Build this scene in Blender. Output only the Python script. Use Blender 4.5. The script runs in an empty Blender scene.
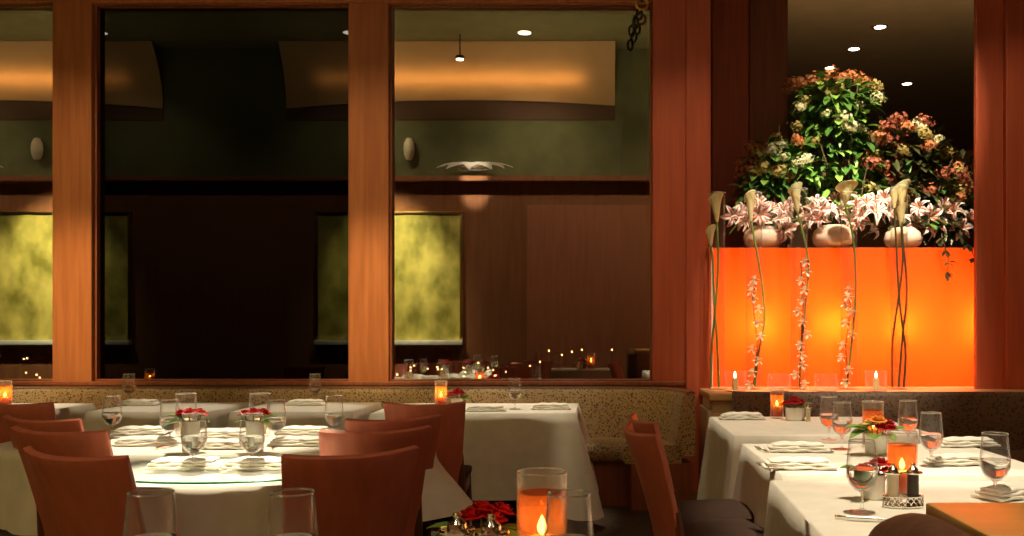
import bpy, bmesh, math, random
from mathutils import Vector, Matrix
random.seed(7)
PI = math.pi
S = bpy.context.scene
COL = S.collection

# ------------------------------------------------------------------ camera
CAMZ = 1.27
F, VX, HY = 900.0, 600.0, 331.0          # focal length in pixels, vanishing point of the depth lines
cam = bpy.data.cameras.new('camera')
cam.sensor_width = 36.0
cam.lens = F * 36.0 / 1024.0
cam.shift_x = (512 - VX) / 1024.0
cam.shift_y = (HY - 268) / 1024.0
cam.clip_end = 600
cam_o = bpy.data.objects.new('camera', cam)
cam_o.location = (0, 0, CAMZ)
cam_o.rotation_euler = (PI / 2, 0, 0)
COL.objects.link(cam_o)
S.camera = cam_o

# ------------------------------------------------------------------ world, exposure
w = bpy.data.worlds.new('night')
S.world = w
w.use_nodes = True
w.node_tree.nodes['Background'].inputs[0].default_value = (0.10, 0.045, 0.02, 1)
w.node_tree.nodes['Background'].inputs[1].default_value = 0.02
S.view_settings.view_transform = 'Standard'
S.view_settings.look = 'None'
S.view_settings.gamma = 1.0
S.view_settings.exposure = 0.0
S.view_settings.use_curve_mapping = False

WALL = 7.1            # depth of the window wall
REAR = -1.8           # wall behind the photographer, seen mirrored in the panes
RD = 2 * WALL - REAR  # depth at which that wall appears in the glass
CEIL = 6.32


def X(px, d): return (px - VX) * d / F
def Z(py, d): return CAMZ - (py - HY) * d / F
def P(px, py, d): return Vector((X(px, d), d, Z(py, d)))
def D(py, z=0.74): return (CAMZ - z) * F / (py - HY)     # depth of a point of height z seen at row py
def RX(px): return X(px, RD)
def RZ(py): return Z(py, RD)


# ------------------------------------------------------------------ lamps
def spot(loc, target, power, cone, color=(1, .78, .5), blend=.6, radius=.04):
    l = bpy.data.lights.new('spot', 'SPOT')
    l.energy = power; l.spot_size = math.radians(cone); l.spot_blend = blend
    l.color = color; l.shadow_soft_size = radius
    o = bpy.data.objects.new('spot_light', l)
    o.location = loc
    o.rotation_euler = (Vector(target) - Vector(loc)).to_track_quat('-Z', 'Y').to_euler()
    COL.objects.link(o)
    return o


def point(loc, power, color=(1, .6, .25), radius=.02):
    l = bpy.data.lights.new('point', 'POINT')
    l.energy = power; l.color = color; l.shadow_soft_size = radius
    o = bpy.data.objects.new('point_light', l)
    o.location = loc
    COL.objects.link(o)
    return o


def area(loc, target, power, sx, sy, color=(1, .7, .4)):
    l = bpy.data.lights.new('area', 'AREA')
    l.energy = power; l.shape = 'RECTANGLE'; l.size = sx; l.size_y = sy; l.color = color
    o = bpy.data.objects.new('area_light', l)
    o.location = loc
    o.rotation_euler = (Vector(target) - Vector(loc)).to_track_quat('-Z', 'Y').to_euler()
    COL.objects.link(o)
    return o


WARM = (1, .84, .60)
# ceiling spots over the tables
spot((-1.40, 3.75, 6.2), (-1.40, 3.38, .74), 4200, 9.6, WARM)
spot((-1.85, 4.9, 6.2), (-1.85, 4.32, .74), 2500, 15, WARM)
spot((-2.95, 6.5, 6.2), (-2.95, 6.15, .74), 700, 11, WARM)
spot((-2.05, 6.5, 6.2), (-2.05, 6.15, .74), 700, 11, WARM)
spot((-0.85, 6.5, 6.2), (-0.80, 6.15, .74), 1100, 18, WARM)
spot((-4.4, 6.5, 6.2), (-4.4, 6.15, .74), 1100, 18, WARM)
spot((1.15, 4.9, 6.2), (1.15, 5.05, .74), 900, 19, WARM)
spot((1.20, 3.6, 6.2), (1.20, 3.80, .74), 1500, 18, WARM)
spot((1.05, 2.5, 6.2), (1.05, 2.75, .74), 1300, 20, WARM)
spot((0.75, 1.0, 6.2), (0.75, 1.2, .9), 850, 14, WARM)
spot((-.55, 4.4, 6.2), (-.55, 6.9, .80), 420, 13, WARM, .9)
spot((-4.75, 4.4, 6.2), (-4.75, 6.9, .80), 420, 13, WARM, .9)
# added unseen flood spots that fill the dining room with light
for x, y, e in ((-4.2, 1.3, 45), (-1.2, 1.3, 40), (1.2, 1.3, 45), (3.4, 1.3, 40)):
    spot((x, y, 6.25), (x * .9, 4.5, 1.0), e, 95, (1, .74, .44), .9, .12)
# added unseen spots that brighten the window mullions and piers
for px, e in ((76, 480), (370, 480), (686, 330), (990, 240)):
    spot((X(px, 7.0), 4.6, 6.2), (X(px, 7.0), 7.0, 1.75), e, 26, (1, .74, .40), .8)
for px in (76, 370):
    spot((X(px, 7.0), 2.5, 6.25), (X(px, 7.0), 7.0, 1.50), 2400, 11, (1, .72, .34), 1.0)
# added unseen lights that brighten the wall and ceiling behind the photographer
for x in (-11.5, -8.0, -4.5, -1.0, 2.2):
    spot((x, .3, 6.2), (x, REAR, 1.6), 330, 95, (1, .84, .56), .9, .1)
    area((x, -.3, 5.0), (x, -1.0, 6.3), 18, 2.6, .1, (1, .84, .52))
# added hidden area light that brightens the ceiling of the room beyond the planter
area((3.2, 8.2, 3.7), (3.6, 11.0, 4.6), 26, 4.0, .1, (1, .72, .36))
# accent spots on the flowers
spot((1.9, 4.9, 5.6), (2.28, 7.4, 2.70), 1700, 27, (1, .82, .55), .7)
spot((1.9, 4.6, 5.6), (1.85, 6.95, 1.75), 1500, 29, (1, .86, .62), .6)


# ------------------------------------------------------------------ materials
def mat(name):
    m = bpy.data.materials.new(name)
    m.use_nodes = True
    nt = m.node_tree
    nt.nodes.clear()
    out = nt.nodes.new('ShaderNodeOutputMaterial')
    return m, nt, out


def N(nt, t, **kw):
    n = nt.nodes.new(t)
    for k, v in kw.items():
        if k in n.inputs: n.inputs[k].default_value = v
        else: setattr(n, k, v)
    return n


def c4(c): return (c[0], c[1], c[2], 1)


def surf(name, a, b=None, rough=.6, scale=(8, 8, 8), metal=0, bump=0, detail=4, spec=.5, lo=.35, hi=.65, coat=0, sss=0, trans=0, coord='Object'):
    """Principled surface whose colour wanders between a and b with stretched noise."""
    m, nt, out = mat(name)
    p = N(nt, 'ShaderNodeBsdfPrincipled')
    p.inputs['Roughness'].default_value = rough
    p.inputs['Metallic'].default_value = metal
    p.inputs['Specular IOR Level'].default_value = spec
    p.inputs['Coat Weight'].default_value = coat
    p.inputs['Coat Roughness'].default_value = .35
    tc = N(nt, 'ShaderNodeTexCoord')
    mp = N(nt, 'ShaderNodeMapping'); mp.inputs['Scale'].default_value = scale
    no = N(nt, 'ShaderNodeTexNoise'); no.inputs['Scale'].default_value = 1; no.inputs['Detail'].default_value = detail
    cr = N(nt, 'ShaderNodeValToRGB')
    cr.color_ramp.elements[0].position = lo; cr.color_ramp.elements[1].position = hi
    cr.color_ramp.elements[0].color = c4(a); cr.color_ramp.elements[1].color = c4(b or [x * 1.15 for x in a])
    L = nt.links.new
    L(tc.outputs[coord], mp.inputs[0]); L(mp.outputs[0], no.inputs['Vector'])
    L(no.outputs['Fac'], cr.inputs[0]); L(cr.outputs[0], p.inputs['Base Color'])
    if bump:
        bp = N(nt, 'ShaderNodeBump'); bp.inputs['Strength'].default_value = bump; bp.inputs['Distance'].default_value = .01
        L(no.outputs['Fac'], bp.inputs['Height']); L(bp.outputs[0], p.inputs['Normal'])
    if trans:
        tr = N(nt, 'ShaderNodeBsdfTranslucent'); L(cr.outputs[0], tr.inputs[0])
        mx = N(nt, 'ShaderNodeMixShader'); mx.inputs[0].default_value = trans
        L(p.outputs[0], mx.inputs[1]); L(tr.outputs[0], mx.inputs[2]); L(mx.outputs[0], out.inputs[0])
    else:
        L(p.outputs[0], out.inputs[0])
    return m


def emit(name, c, s):
    m, nt, out = mat(name)
    e = N(nt, 'ShaderNodeEmission'); e.inputs[0].default_value = c4(c); e.inputs[1].default_value = s
    nt.links.new(e.outputs[0], out.inputs[0])
    return m


def thin_glass(name, tint=(1, 1, 1), base=.05, edge=.75, edge_glint=.35):
    m, nt, out = mat(name)
    t = N(nt, 'ShaderNodeBsdfTransparent'); t.inputs[0].default_value = c4(tint)
    gg = N(nt, 'ShaderNodeBsdfGlossy'); gg.inputs['Roughness'].default_value = .03
    gd = N(nt, 'ShaderNodeBsdfDiffuse'); gd.inputs[0].default_value = (.9, .88, .82, 1)
    g = N(nt, 'ShaderNodeMixShader'); g.inputs[0].default_value = edge_glint  # white diffuse mixed in, strongest at edges, stands in for bright reflections
    nt.links.new(gg.outputs[0], g.inputs[1]); nt.links.new(gd.outputs[0], g.inputs[2])
    lw = N(nt, 'ShaderNodeLayerWeight'); lw.inputs[0].default_value = .5
    po = N(nt, 'ShaderNodeMath', operation='POWER'); po.inputs[1].default_value = 3.0
    ma = N(nt, 'ShaderNodeMath', operation='MULTIPLY_ADD'); ma.inputs[1].default_value = edge; ma.inputs[2].default_value = base
    mx = N(nt, 'ShaderNodeMixShader')
    L = nt.links.new
    L(lw.outputs['Facing'], po.inputs[0]); L(po.outputs[0], ma.inputs[0]); L(ma.outputs[0], mx.inputs[0])
    L(t.outputs[0], mx.inputs[1]); L(g.outputs[0], mx.inputs[2]); L(mx.outputs[0], out.inputs[0])
    return m


def pane_glass(name, refl, tint):
    m, nt, out = mat(name)
    t = N(nt, 'ShaderNodeBsdfTransparent'); t.inputs[0].default_value = c4(tint)
    g = N(nt, 'ShaderNodeBsdfGlossy'); g.inputs['Roughness'].default_value = 0.0
    g.inputs[0].default_value = (1, .97, .88, 1)
    mx = N(nt, 'ShaderNodeMixShader'); mx.inputs[0].default_value = refl
    L = nt.links.new
    L(t.outputs[0], mx.inputs[1]); L(g.outputs[0], mx.inputs[2]); L(mx.outputs[0], out.inputs[0])
    return m


def spotted(name, base, dark, scale, rough=.6, thr=.33):
    """woven upholstery with irregular dark spots"""
    m, nt, out = mat(name)
    p = N(nt, 'ShaderNodeBsdfPrincipled'); p.inputs['Roughness'].default_value = rough
    p.inputs['Sheen Weight'].default_value = .2
    tc = N(nt, 'ShaderNodeTexCoord')
    no = N(nt, 'ShaderNodeTexNoise'); no.inputs['Scale'].default_value = scale * 1.2
    vo = N(nt, 'ShaderNodeTexVoronoi'); vo.inputs['Scale'].default_value = scale
    mx = N(nt, 'ShaderNodeMixRGB'); mx.inputs[0].default_value = .12
    cr = N(nt, 'ShaderNodeValToRGB')
    cr.color_ramp.elements[0].position = thr - .05; cr.color_ramp.elements[0].color = c4(dark)
    cr.color_ramp.elements[1].position = thr + .1; cr.color_ramp.elements[1].color = c4(base)
    L = nt.links.new
    L(tc.outputs['Object'], no.inputs['Vector']); L(tc.outputs['Object'], mx.inputs[1]); L(no.outputs['Color'], mx.inputs[2])
    mx.inputs[0].default_value = .03
    L(mx.outputs[0], vo.inputs['Vector']); L(vo.outputs['Distance'], cr.inputs[0]); L(cr.outputs[0], p.inputs['Base Color'])
    L(p.outputs[0], out.inputs[0])
    return m


def shell_translucent(name, c, tr=.6, rough=.5, wrinkle=0):
    m, nt, out = mat(name)
    d = N(nt, 'ShaderNodeBsdfDiffuse'); d.inputs[0].default_value = c4(c)
    t = N(nt, 'ShaderNodeBsdfTranslucent'); t.inputs[0].default_value = c4(c)
    mx = N(nt, 'ShaderNodeMixShader'); mx.inputs[0].default_value = tr
    L = nt.links.new
    L(d.outputs[0], mx.inputs[1]); L(t.outputs[0], mx.inputs[2]); L(mx.outputs[0], out.inputs[0])
    return m


M = {}
M['wood'] = surf('cherry wood', (.34, .105, .030), (.44, .150, .046), .5, (30, 30, 1.6), coat=.1)
M['wood_glow'] = surf('cherry wood with painted glow', (.40, .070, .028), (.48, .095, .040), .5, (30, 30, 1.6), coat=.1)  # pier wood with the planter's red glow put into its colour
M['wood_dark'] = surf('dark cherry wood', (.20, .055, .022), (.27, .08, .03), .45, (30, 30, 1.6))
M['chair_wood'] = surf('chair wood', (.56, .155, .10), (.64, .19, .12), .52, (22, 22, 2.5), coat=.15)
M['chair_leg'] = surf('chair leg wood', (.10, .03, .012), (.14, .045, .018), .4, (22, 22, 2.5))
M['seat_fabric'] = surf('brown seat fabric', (.030, .011, .005), (.042, .017, .007), .9, (60, 60, 60))
M['cloth'] = surf('white table linen', (.72, .69, .60), (.78, .75, .66), .85, (12, 12, 12), bump=.05)
M['napkin'] = surf('white napkin linen', (.80, .78, .70), (.86, .84, .76), .85, (20, 20, 20), bump=.05)
M['porcelain'] = surf('white porcelain', (.82, .80, .74), None, .2)
M['olive'] = surf('olive plaster', (.13, .130, .050), (.165, .16, .065), .85, (3, 3, 3))
M['ceiling'] = surf('olive ceiling plaster', (.19, .18, .075), (.23, .21, .09), .85, (3, 3, 3))
M['ceiling_brown'] = surf('brown ceiling plaster', (.20, .135, .075), (.23, .155, .085), .85, (3, 3, 3))
M['cove'] = surf('tan cove plaster', (.55, .33, .14), (.60, .36, .16), .8, (2, 2, 2))
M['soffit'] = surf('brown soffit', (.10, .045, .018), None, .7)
M['panel'] = surf('walnut panelling', (.25, .095, .04), (.30, .12, .052), .7, (14, 14, 1.2), spec=.2)
M['panel_red'] = surf('dark red brown panelling', (.36, .125, .06), (.42, .15, .072), .5, (14, 14, 1.2))
M['art'] = surf('mossy gilded canvas', (.25, .23, .03), (.78, .66, .16), .6, (2.6, 2.6, 1.8), detail=9, lo=.36, hi=.66)
M['gold'] = surf('gilt metal', (.70, .48, .18), None, .3, metal=1)
M['silver'] = surf('polished silver', (.82, .80, .76), None, .16, metal=1)
M['black'] = surf('blackened metal', (.015, .012, .01), None, .4)
M['carpet'] = surf('dark carpet', (.045, .025, .014), (.08, .045, .022), .95, (25, 25, 25), bump=.2)
M['gold_fabric'] = spotted('gold spotted upholstery', (.40, .265, .11), (.05, .028, .012), 60)
M['brown_fabric'] = spotted('brown spotted upholstery', (.19, .10, .052), (.06, .03, .016), 46)
M['leather'] = surf('brown leather', (.065, .026, .012), (.08, .034, .016), .6, (26, 26, 26), bump=.3, spec=.2)
M['beige'] = surf('beige painted panel', (.50, .38, .22), (.55, .42, .25), .55, (4, 4, 4))
M['counter'] = surf('honey stone counter', (.62, .42, .20), (.70, .50, .26), .25, (6, 6, 6))
M['cap_wood'] = surf('honey wood cap', (.40, .22, .05), (.50, .30, .08), .3, (3, 20, 20), coat=.3)
M['glass'] = thin_glass('drinking glass')
M['rim_glass'] = thin_glass('glass rim with painted glint', (1, 1, 1), .45, .5, .5)  # rim highlight put into the material as extra white
M['vase_glass'] = thin_glass('vase glass', (1, .97, .94), .03, .5, .15)
M['pane'] = pane_glass('evening window glass', .42, (.55, .55, .55))
M['pane_dark'] = pane_glass('dark tinted window glass', .045, (.03, .03, .03))
m_, nt_, out_ = mat('clear back face'); t_ = N(nt_, 'ShaderNodeBsdfTransparent'); nt_.links.new(t_.outputs[0], out_.inputs[0])
M['clear'] = m_
m_, nt_, out_ = mat('water'); g_ = N(nt_, 'ShaderNodeBsdfGlass'); g_.inputs['IOR'].default_value = 1.16; g_.inputs['Roughness'].default_value = 0
nt_.links.new(g_.outputs[0], out_.inputs[0]); M['water'] = m_
m_, nt_, out_ = mat('solid glass stem'); g_ = N(nt_, 'ShaderNodeBsdfGlass'); g_.inputs['IOR'].default_value = 1.45; g_.inputs['Roughness'].default_value = 0
t_ = N(nt_, 'ShaderNodeBsdfTransparent'); x_ = N(nt_, 'ShaderNodeMixShader'); x_.inputs[0].default_value = .65
nt_.links.new(g_.outputs[0], x_.inputs[1]); nt_.links.new(t_.outputs[0], x_.inputs[2]); nt_.links.new(x_.outputs[0], out_.inputs[0]); M['stem_glass'] = m_
M['green_glass'] = thin_glass('green edged glass', (.97, 1, .98), .05, .5)
M['green_edge'] = surf('green glass edge', (.03, .22, .12), None, .15)
M['curtain'] = shell_translucent('orange curtain', (1.0, .145, .028), .78)
m_, nt_, out_ = mat('amber tinted glass')
t1_ = N(nt_, 'ShaderNodeBsdfTransparent'); t1_.inputs[0].default_value = (.93, .58, .32, 1)
t2_ = N(nt_, 'ShaderNodeBsdfTranslucent'); t2_.inputs[0].default_value = (.80, .34, .12, 1)
x_ = N(nt_, 'ShaderNodeMixShader'); x_.inputs[0].default_value = .15
nt_.links.new(t1_.outputs[0], x_.inputs[1]); nt_.links.new(t2_.outputs[0], x_.inputs[2]); nt_.links.new(x_.outputs[0], out_.inputs[0])
M['amber'] = m_
M['wax'] = surf('candle wax', (.85, .6, .3), None, .5)
M['flame'] = emit('candle flame', (1, .74, .36), 22)
M['bulb'] = emit('lamp bulb', (1, .62, .08), 170)
M['downlight'] = emit('lit downlight', (1, .90, .72), 9)
M['downlight_front'] = emit('lit downlight seen in the panes', (1, .90, .72), 9)
M['rose'] = surf('red rose petal', (.50, .006, .012), (.68, .014, .022), .55, (30, 30, 30), trans=.25)
M['rose_orange'] = surf('orange rose petal', (.80, .28, .03), (.88, .40, .06), .55, (30, 30, 30), trans=.25)
M['rose_yellow'] = surf('pale yellow petal', (.80, .66, .26), None, .55, trans=.25)
M['leaf'] = surf('glossy green leaf', (.035, .105, .020), (.085, .20, .035), .35, (9, 9, 9))
M['leaf_light'] = surf('light green leaf', (.16, .33, .055), (.26, .46, .09), .4, (30, 30, 30), trans=.2)
M['leaf_dark'] = surf('dark bronze leaf', (.030, .045, .014), (.075, .065, .022), .4, (9, 9, 9))
M['stem'] = surf('green stem', (.13, .22, .04), (.20, .30, .07), .5, (12, 12, 4))
M['stem_dark'] = surf('dark stem', (.06, .06, .02), None, .5)
M['bark'] = surf('brown twig', (.10, .06, .03), None, .8)
M['calla'] = surf('cream calla spathe', (.86, .82, .42), (.92, .90, .64), .5, (20, 20, 6), trans=.25)
M['lily'] = surf('white lily petal', (.88, .80, .72), (.90, .85, .80), .5, (20, 20, 20), trans=.2)
M['lily_pink'] = surf('pink lily midrib', (.70, .07, .10), (.80, .16, .18), .5, (20, 20, 20), trans=.2)
M['orchid'] = surf('white orchid petal', (.92, .88, .74), None, .5, trans=.08)
M['bloom_rust'] = surf('rust orange blossom', (.55, .17, .06), (.72, .33, .14), .7, (14, 14, 14), trans=.2)
M['bloom_cream'] = surf('cream blossom', (.78, .72, .42), (.85, .82, .58), .7, (14, 14, 14), trans=.2)
M['bloom_olive'] = surf('olive gold blossom', (.42, .32, .10), (.58, .47, .17), .7, (14, 14, 14), trans=.2)
M['bloom_red'] = surf('dusky red blossom', (.38, .09, .05), (.50, .17, .09), .7, (14, 14, 14), trans=.2)
M['bowl_glass'] = surf('milky glass bowl', (.86, .72, .62), None, .15, trans=.45)
M['votive'] = shell_translucent('frosted white votive', (.95, .80, .62), .7)
M['city_wall'] = surf('night facade', (.02, .015, .012), None, .9)
M['city_window'] = emit('lit window', (1, .55, .22), 7)
M['street'] = emit('street lamp glow', (1, .30, .10), 30)
M['salt'] = surf('cream ceramic', (.80, .68, .46), None, .3)
M['pepper'] = surf('dark ceramic', (.05, .03, .02), None, .3)


# ------------------------------------------------------------------ mesh helpers
class B:
    def __init__(s): s.v = []; s.f = []; s.m = []; s.cm = 0

    def add(s, verts, faces, m=None):
        o = len(s.v)
        s.v += [tuple(v) for v in verts]
        for f in faces:
            s.f.append([i + o for i in f]); s.m.append(s.cm if m is None else m)
        return s

    def box(s, x0, x1, y0, y1, z0, z1, m=None):
        vs = [(x, y, z) for x in (x0, x1) for y in (y0, y1) for z in (z0, z1)]
        return s.add(vs, [(0, 1, 3, 2), (4, 6, 7, 5), (0, 4, 5, 1), (2, 3, 7, 6), (0, 2, 6, 4), (1, 5, 7, 3)], m)

    def lathe(s, prof, c=(0, 0, 0), n=24, m=None, sx=1, sy=1, closed=False):
        vs, fs = [], []
        k = len(prof)
        for i in range(n):
            a = 2 * PI * i / n
            for r, z in prof:
                vs.append((c[0] + sx * r * math.cos(a), c[1] + sy * r * math.sin(a), c[2] + z))
        for i in range(n):
            j = (i + 1) % n
            for q in range(k - 1 if not closed else k):
                q2 = (q + 1) % k
                fs.append((i * k + q, j * k + q, j * k + q2, i * k + q2))
        return s.add(vs, fs, m)

    def tube(s, pts, r, n=8, m=None, flat=1.0):
        pts = [Vector(p) for p in pts]
        if not hasattr(r, '__len__'): r = [r] * len(pts)
        vs, fs = [], []
        up = Vector((0, 0, 1))
        prev = None
        for i, p in enumerate(pts):
            t = (pts[min(i + 1, len(pts) - 1)] - pts[max(i - 1, 0)])
            if t.length < 1e-9: t = Vector((0, 0, 1))
            t.normalize()
            if prev is None:
                a = t.cross(Vector((1, 0, 0)) if abs(t.x) < .8 else Vector((0, 1, 0))).normalized()
            else:
                a = (prev - t * prev.dot(t)).normalized()
            prev = a
            b = t.cross(a)
            for k in range(n):
                an = 2 * PI * k / n
                vs.append(p + (a * math.cos(an) + b * math.sin(an) * flat) * r[i])
        for i in range(len(pts) - 1):
            for k in range(n):
                k2 = (k + 1) % n
                fs.append((i * n + k, i * n + k2, (i + 1) * n + k2, (i + 1) * n + k))
        fs.append(tuple(range(n - 1, -1, -1)))
        fs.append(tuple((len(pts) - 1) * n + k for k in range(n)))
        return s.add(vs, fs, m)

    def grid(s, fn, nu, nv, m=None, wrap=False):
        vs = [fn(i / nu, j / nv) for i in range(nu + (0 if wrap else 1)) for j in range(nv + 1)]
        fs = []
        for i in range(nu):
            i2 = (i + 1) % nu if wrap else i + 1
            for j in range(nv):
                fs.append((i * (nv + 1) + j, i2 * (nv + 1) + j, i2 * (nv + 1) + j + 1, i * (nv + 1) + j + 1))
        return s.add(vs, fs, m)

    def shell(s, fn, nu, nv, th, m=None):
        """closed slab round the surface fn, th thick along fn's finite-difference normal"""
        e = 1e-3

        def nrm(u, v):
            u0, v0 = min(u, 1 - e), min(v, 1 - e)
            p = Vector(fn(u0, v0))
            n = (Vector(fn(u0 + e, v0)) - p).cross(Vector(fn(u0, v0 + e)) - p)
            return n.normalized() if n.length > 1e-12 else Vector((0, 0, 1))
        A, Bk = [], []
        for i in range(nu + 1):
            for j in range(nv + 1):
                u, v = i / nu, j / nv
                p = Vector(fn(u, v)); n = nrm(u, v)
                A.append(p + n * th / 2); Bk.append(p - n * th / 2)
        k = nv + 1
        o = len(A)
        fs = []
        for i in range(nu):
            for j in range(nv):
                q = (i * k + j, (i + 1) * k + j, (i + 1) * k + j + 1, i * k + j + 1)
                fs.append(q); fs.append(tuple(x + o for x in reversed(q)))
        for i in range(nu):
            fs.append((i * k, i * k + o, (i + 1) * k + o, (i + 1) * k))
            fs.append((i * k + nv, (i + 1) * k + nv, (i + 1) * k + nv + o, i * k + nv + o))
        for j in range(nv):
            fs.append((j, j + 1, j + 1 + o, j + o))
            fs.append((nu * k + j, nu * k + j + o, nu * k + j + 1 + o, nu * k + j + 1))
        return s.add(A + Bk, fs, m)

    def prism(s, poly, z0, z1, m=None):
        n = len(poly)
        vs = [(x, y, z0) for x, y in poly] + [(x, y, z1) for x, y in poly]
        fs = [tuple(range(n - 1, -1, -1)), tuple(range(n, 2 * n))]
        fs += [(i, (i + 1) % n, (i + 1) % n + n, i + n) for i in range(n)]
        return s.add(vs, fs, m)

    def obj(s, name, mats, parent=None, bevel=0, smooth=True, loc=None, angle=40, merge=False, seg=2):
        me = bpy.data.meshes.new(name)
        me.from_pydata(s.v, [], s.f)
        if not isinstance(mats, (list, tuple)): mats = [mats]
        for q in mats: me.materials.append(M[q] if isinstance(q, str) else q)
        for p, mi in zip(me.polygons, s.m): p.material_index = mi
        bm = bmesh.new(); bm.from_mesh(me)
        if merge: bmesh.ops.remove_doubles(bm, verts=bm.verts, dist=1e-5)
        bmesh.ops.recalc_face_normals(bm, faces=bm.faces)
        if bevel:
            ed = [e for e in bm.edges if len(e.link_faces) == 2 and e.calc_face_angle(0) > .6]
            bmesh.ops.bevel(bm, geom=ed, offset=bevel, segments=seg, affect='EDGES', profile=.5)
        for f in bm.faces: f.smooth = smooth
        if smooth:
            for e in bm.edges:
                if len(e.link_faces) == 2 and e.calc_face_angle(0) > math.radians(angle): e.smooth = False
        bm.to_mesh(me); bm.free()
        o = bpy.data.objects.new(name, me)
        COL.objects.link(o)
        if parent: o.parent = parent
        if loc: o.location = loc
        return o


def tag(o, label=None, cat=None, group=None, kind=None):
    if label: o['label'] = label
    if cat: o['category'] = cat
    if group: o['group'] = group
    if kind: o['kind'] = kind
    return o


def thing(name, label, cat, loc=(0, 0, 0), rz=0, group=None, sc=1):
    o = bpy.data.objects.new(name, None)
    o.empty_display_size = .05
    COL.objects.link(o)
    o.location = loc; o.rotation_euler = (0, 0, rz); o.scale = (sc, sc, sc)
    return tag(o, label, cat, group)


def struct(b, name, m, **kw):
    o = b.obj(name, m, smooth=kw.pop('smooth', False), **kw)
    o['kind'] = 'structure'
    return o


def dup(root, label, loc=None, rz=None, sc=None, group=None):
    def cp(o, par):
        c = o.copy(); COL.objects.link(c)
        if par: c.parent = par
        for ch in list(o.children): cp(ch, c)
        return c
    r = cp(root, None)
    r['label'] = label
    if loc is not None: r.location = loc
    if rz is not None: r.rotation_euler = (0, 0, rz)
    if sc is not None: r.scale = sc if hasattr(sc, '__len__') else (sc, sc, sc)
    if group: r['group'] = group
    return r


class Kind:
    """builds the first of a kind, then copies it"""
    def __init__(s, fn): s.fn = fn; s.root = None

    def __call__(s, label, loc, rz=0, sc=1, group=None):
        if s.root is None:
            s.root = s.fn(label)
            s.root.location = loc; s.root.rotation_euler = (0, 0, rz); s.root.scale = (sc, sc, sc)
            if group: s.root['group'] = group
            return s.root
        return dup(s.root, label, loc, rz, sc, group)


# ================================================================== ROOM SHELL
XL, XR = -14.0, 4.2
struct(B().box(XL - .2, XR + .2, REAR - .3, 17.2, -.12, 0), 'floor', 'carpet')
struct(B().box(XL - .2, XR + .2, REAR - .3, WALL + .3, CEIL, CEIL + .15), 'ceiling', 'ceiling')
struct(B().box(XL - .2, XL, REAR - .3, WALL + .3, 0, CEIL), 'wall_left', 'olive')
struct(B().box(XR, XR + .2, REAR - .3, WALL + .3, 0, CEIL), 'wall_right', 'panel')
struct(B().box(XL, XR, REAR - .2, REAR, 0, CEIL), 'wall_rear', 'olive')

# window wall: masonry below the sill and above the lintel
sill = Z(381, WALL)
top = Z(5, WALL)
xs = {k: X(p, WALL) for k, p in dict(a=-270, b=-140, c=56, d=95, e=350, f=390, g=652).items()}
wb = B().box(XL, X(690, WALL), WALL + .02, WALL + .22, 0, sill - .02)
struct(wb, 'wall_back', 'panel')
struct(B().box(XL, X(690, WALL), WALL + .02, WALL + .22, top + .25, CEIL), 'wall_back', 'panel')
struct(B().box(XL, xs['b'], WALL - .02, WALL + .22, sill - .02, top + .25), 'trim_1', 'wood', bevel=.008)
struct(B().box(xs['c'], xs['d'], WALL - .05, WALL + .22, sill - .05, top + .02), 'trim_2', 'wood', bevel=.008)
struct(B().box(xs['e'], xs['f'], WALL - .05, WALL + .22, sill - .05, top), 'trim_3', 'wood', bevel=.008)
struct(B().box(xs['b'], xs['g'], WALL - .04, WALL + .22, top, top + .25), 'trim_4', 'wood', bevel=.008)
struct(B().box(XL, X(690, WALL), WALL - .07, WALL + .22, sill - .035, sill), 'trim_5', 'wood_dark', bevel=.006)


def window(n, x0, x1, m):
    fw = .014
    f = B()
    f.box(x0, x0 + fw, WALL, WALL + .1, sill, top).box(x1 - fw, x1, WALL, WALL + .1, sill, top)
    f.box(x0 + fw, x1 - fw, WALL, WALL + .1, sill, sill + fw).box(x0 + fw, x1 - fw, WALL, WALL + .1, top - .01, top)
    o = struct(f, 'window_%d' % n, 'wood_dark', bevel=.004)
    g = B()
    a0, a1, b0, b1 = x0 + fw, x1 - fw, sill + fw, top - .01
    g.add([(a0, WALL + .05, b0), (a1, WALL + .05, b0), (a1, WALL + .05, b1), (a0, WALL + .05, b1)], [(0, 1, 2, 3)], 0)
    g.add([(a0, WALL + .06, b0), (a1, WALL + .06, b0), (a1, WALL + .06, b1), (a0, WALL + .06, b1)], [(3, 2, 1, 0)], 1)
    g.obj('window_pane', [m, 'clear'], o, smooth=False)
    return o


window(1, xs['b'], xs['c'], 'pane')
window(2, xs['d'], xs['e'], 'pane_dark')
window(3, xs['f'], xs['g'], 'pane')

# stepped timber piers beside the planter opening
p1 = B().box(xs['g'], X(686, WALL), WALL - .06, WALL + .3, 0, CEIL)
struct(p1, 'trim_6', 'wood_glow', bevel=.008)
struct(B().box(X(686, 7.0), X(711, 7.0), 7.0, 7.75, 0, CEIL), 'trim_7', 'wood_glow', bevel=.008)
struct(B().box(X(712, 8), X(749, 8), 8.0, 8.3, 0, CEIL), 'trim_8', 'wood_glow', bevel=.01)
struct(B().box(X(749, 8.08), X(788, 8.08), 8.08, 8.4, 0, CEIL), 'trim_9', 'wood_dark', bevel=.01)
struct(B().box(X(976, 6.9), X(1006, 6.9), 6.9, 6.95, 0, CEIL), 'trim_10', 'wood_glow', bevel=.01)
struct(B().box(X(1006, 6.85), XR, 6.85, 6.95, 0, CEIL), 'trim_11', 'wood_glow', bevel=.01)

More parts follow.
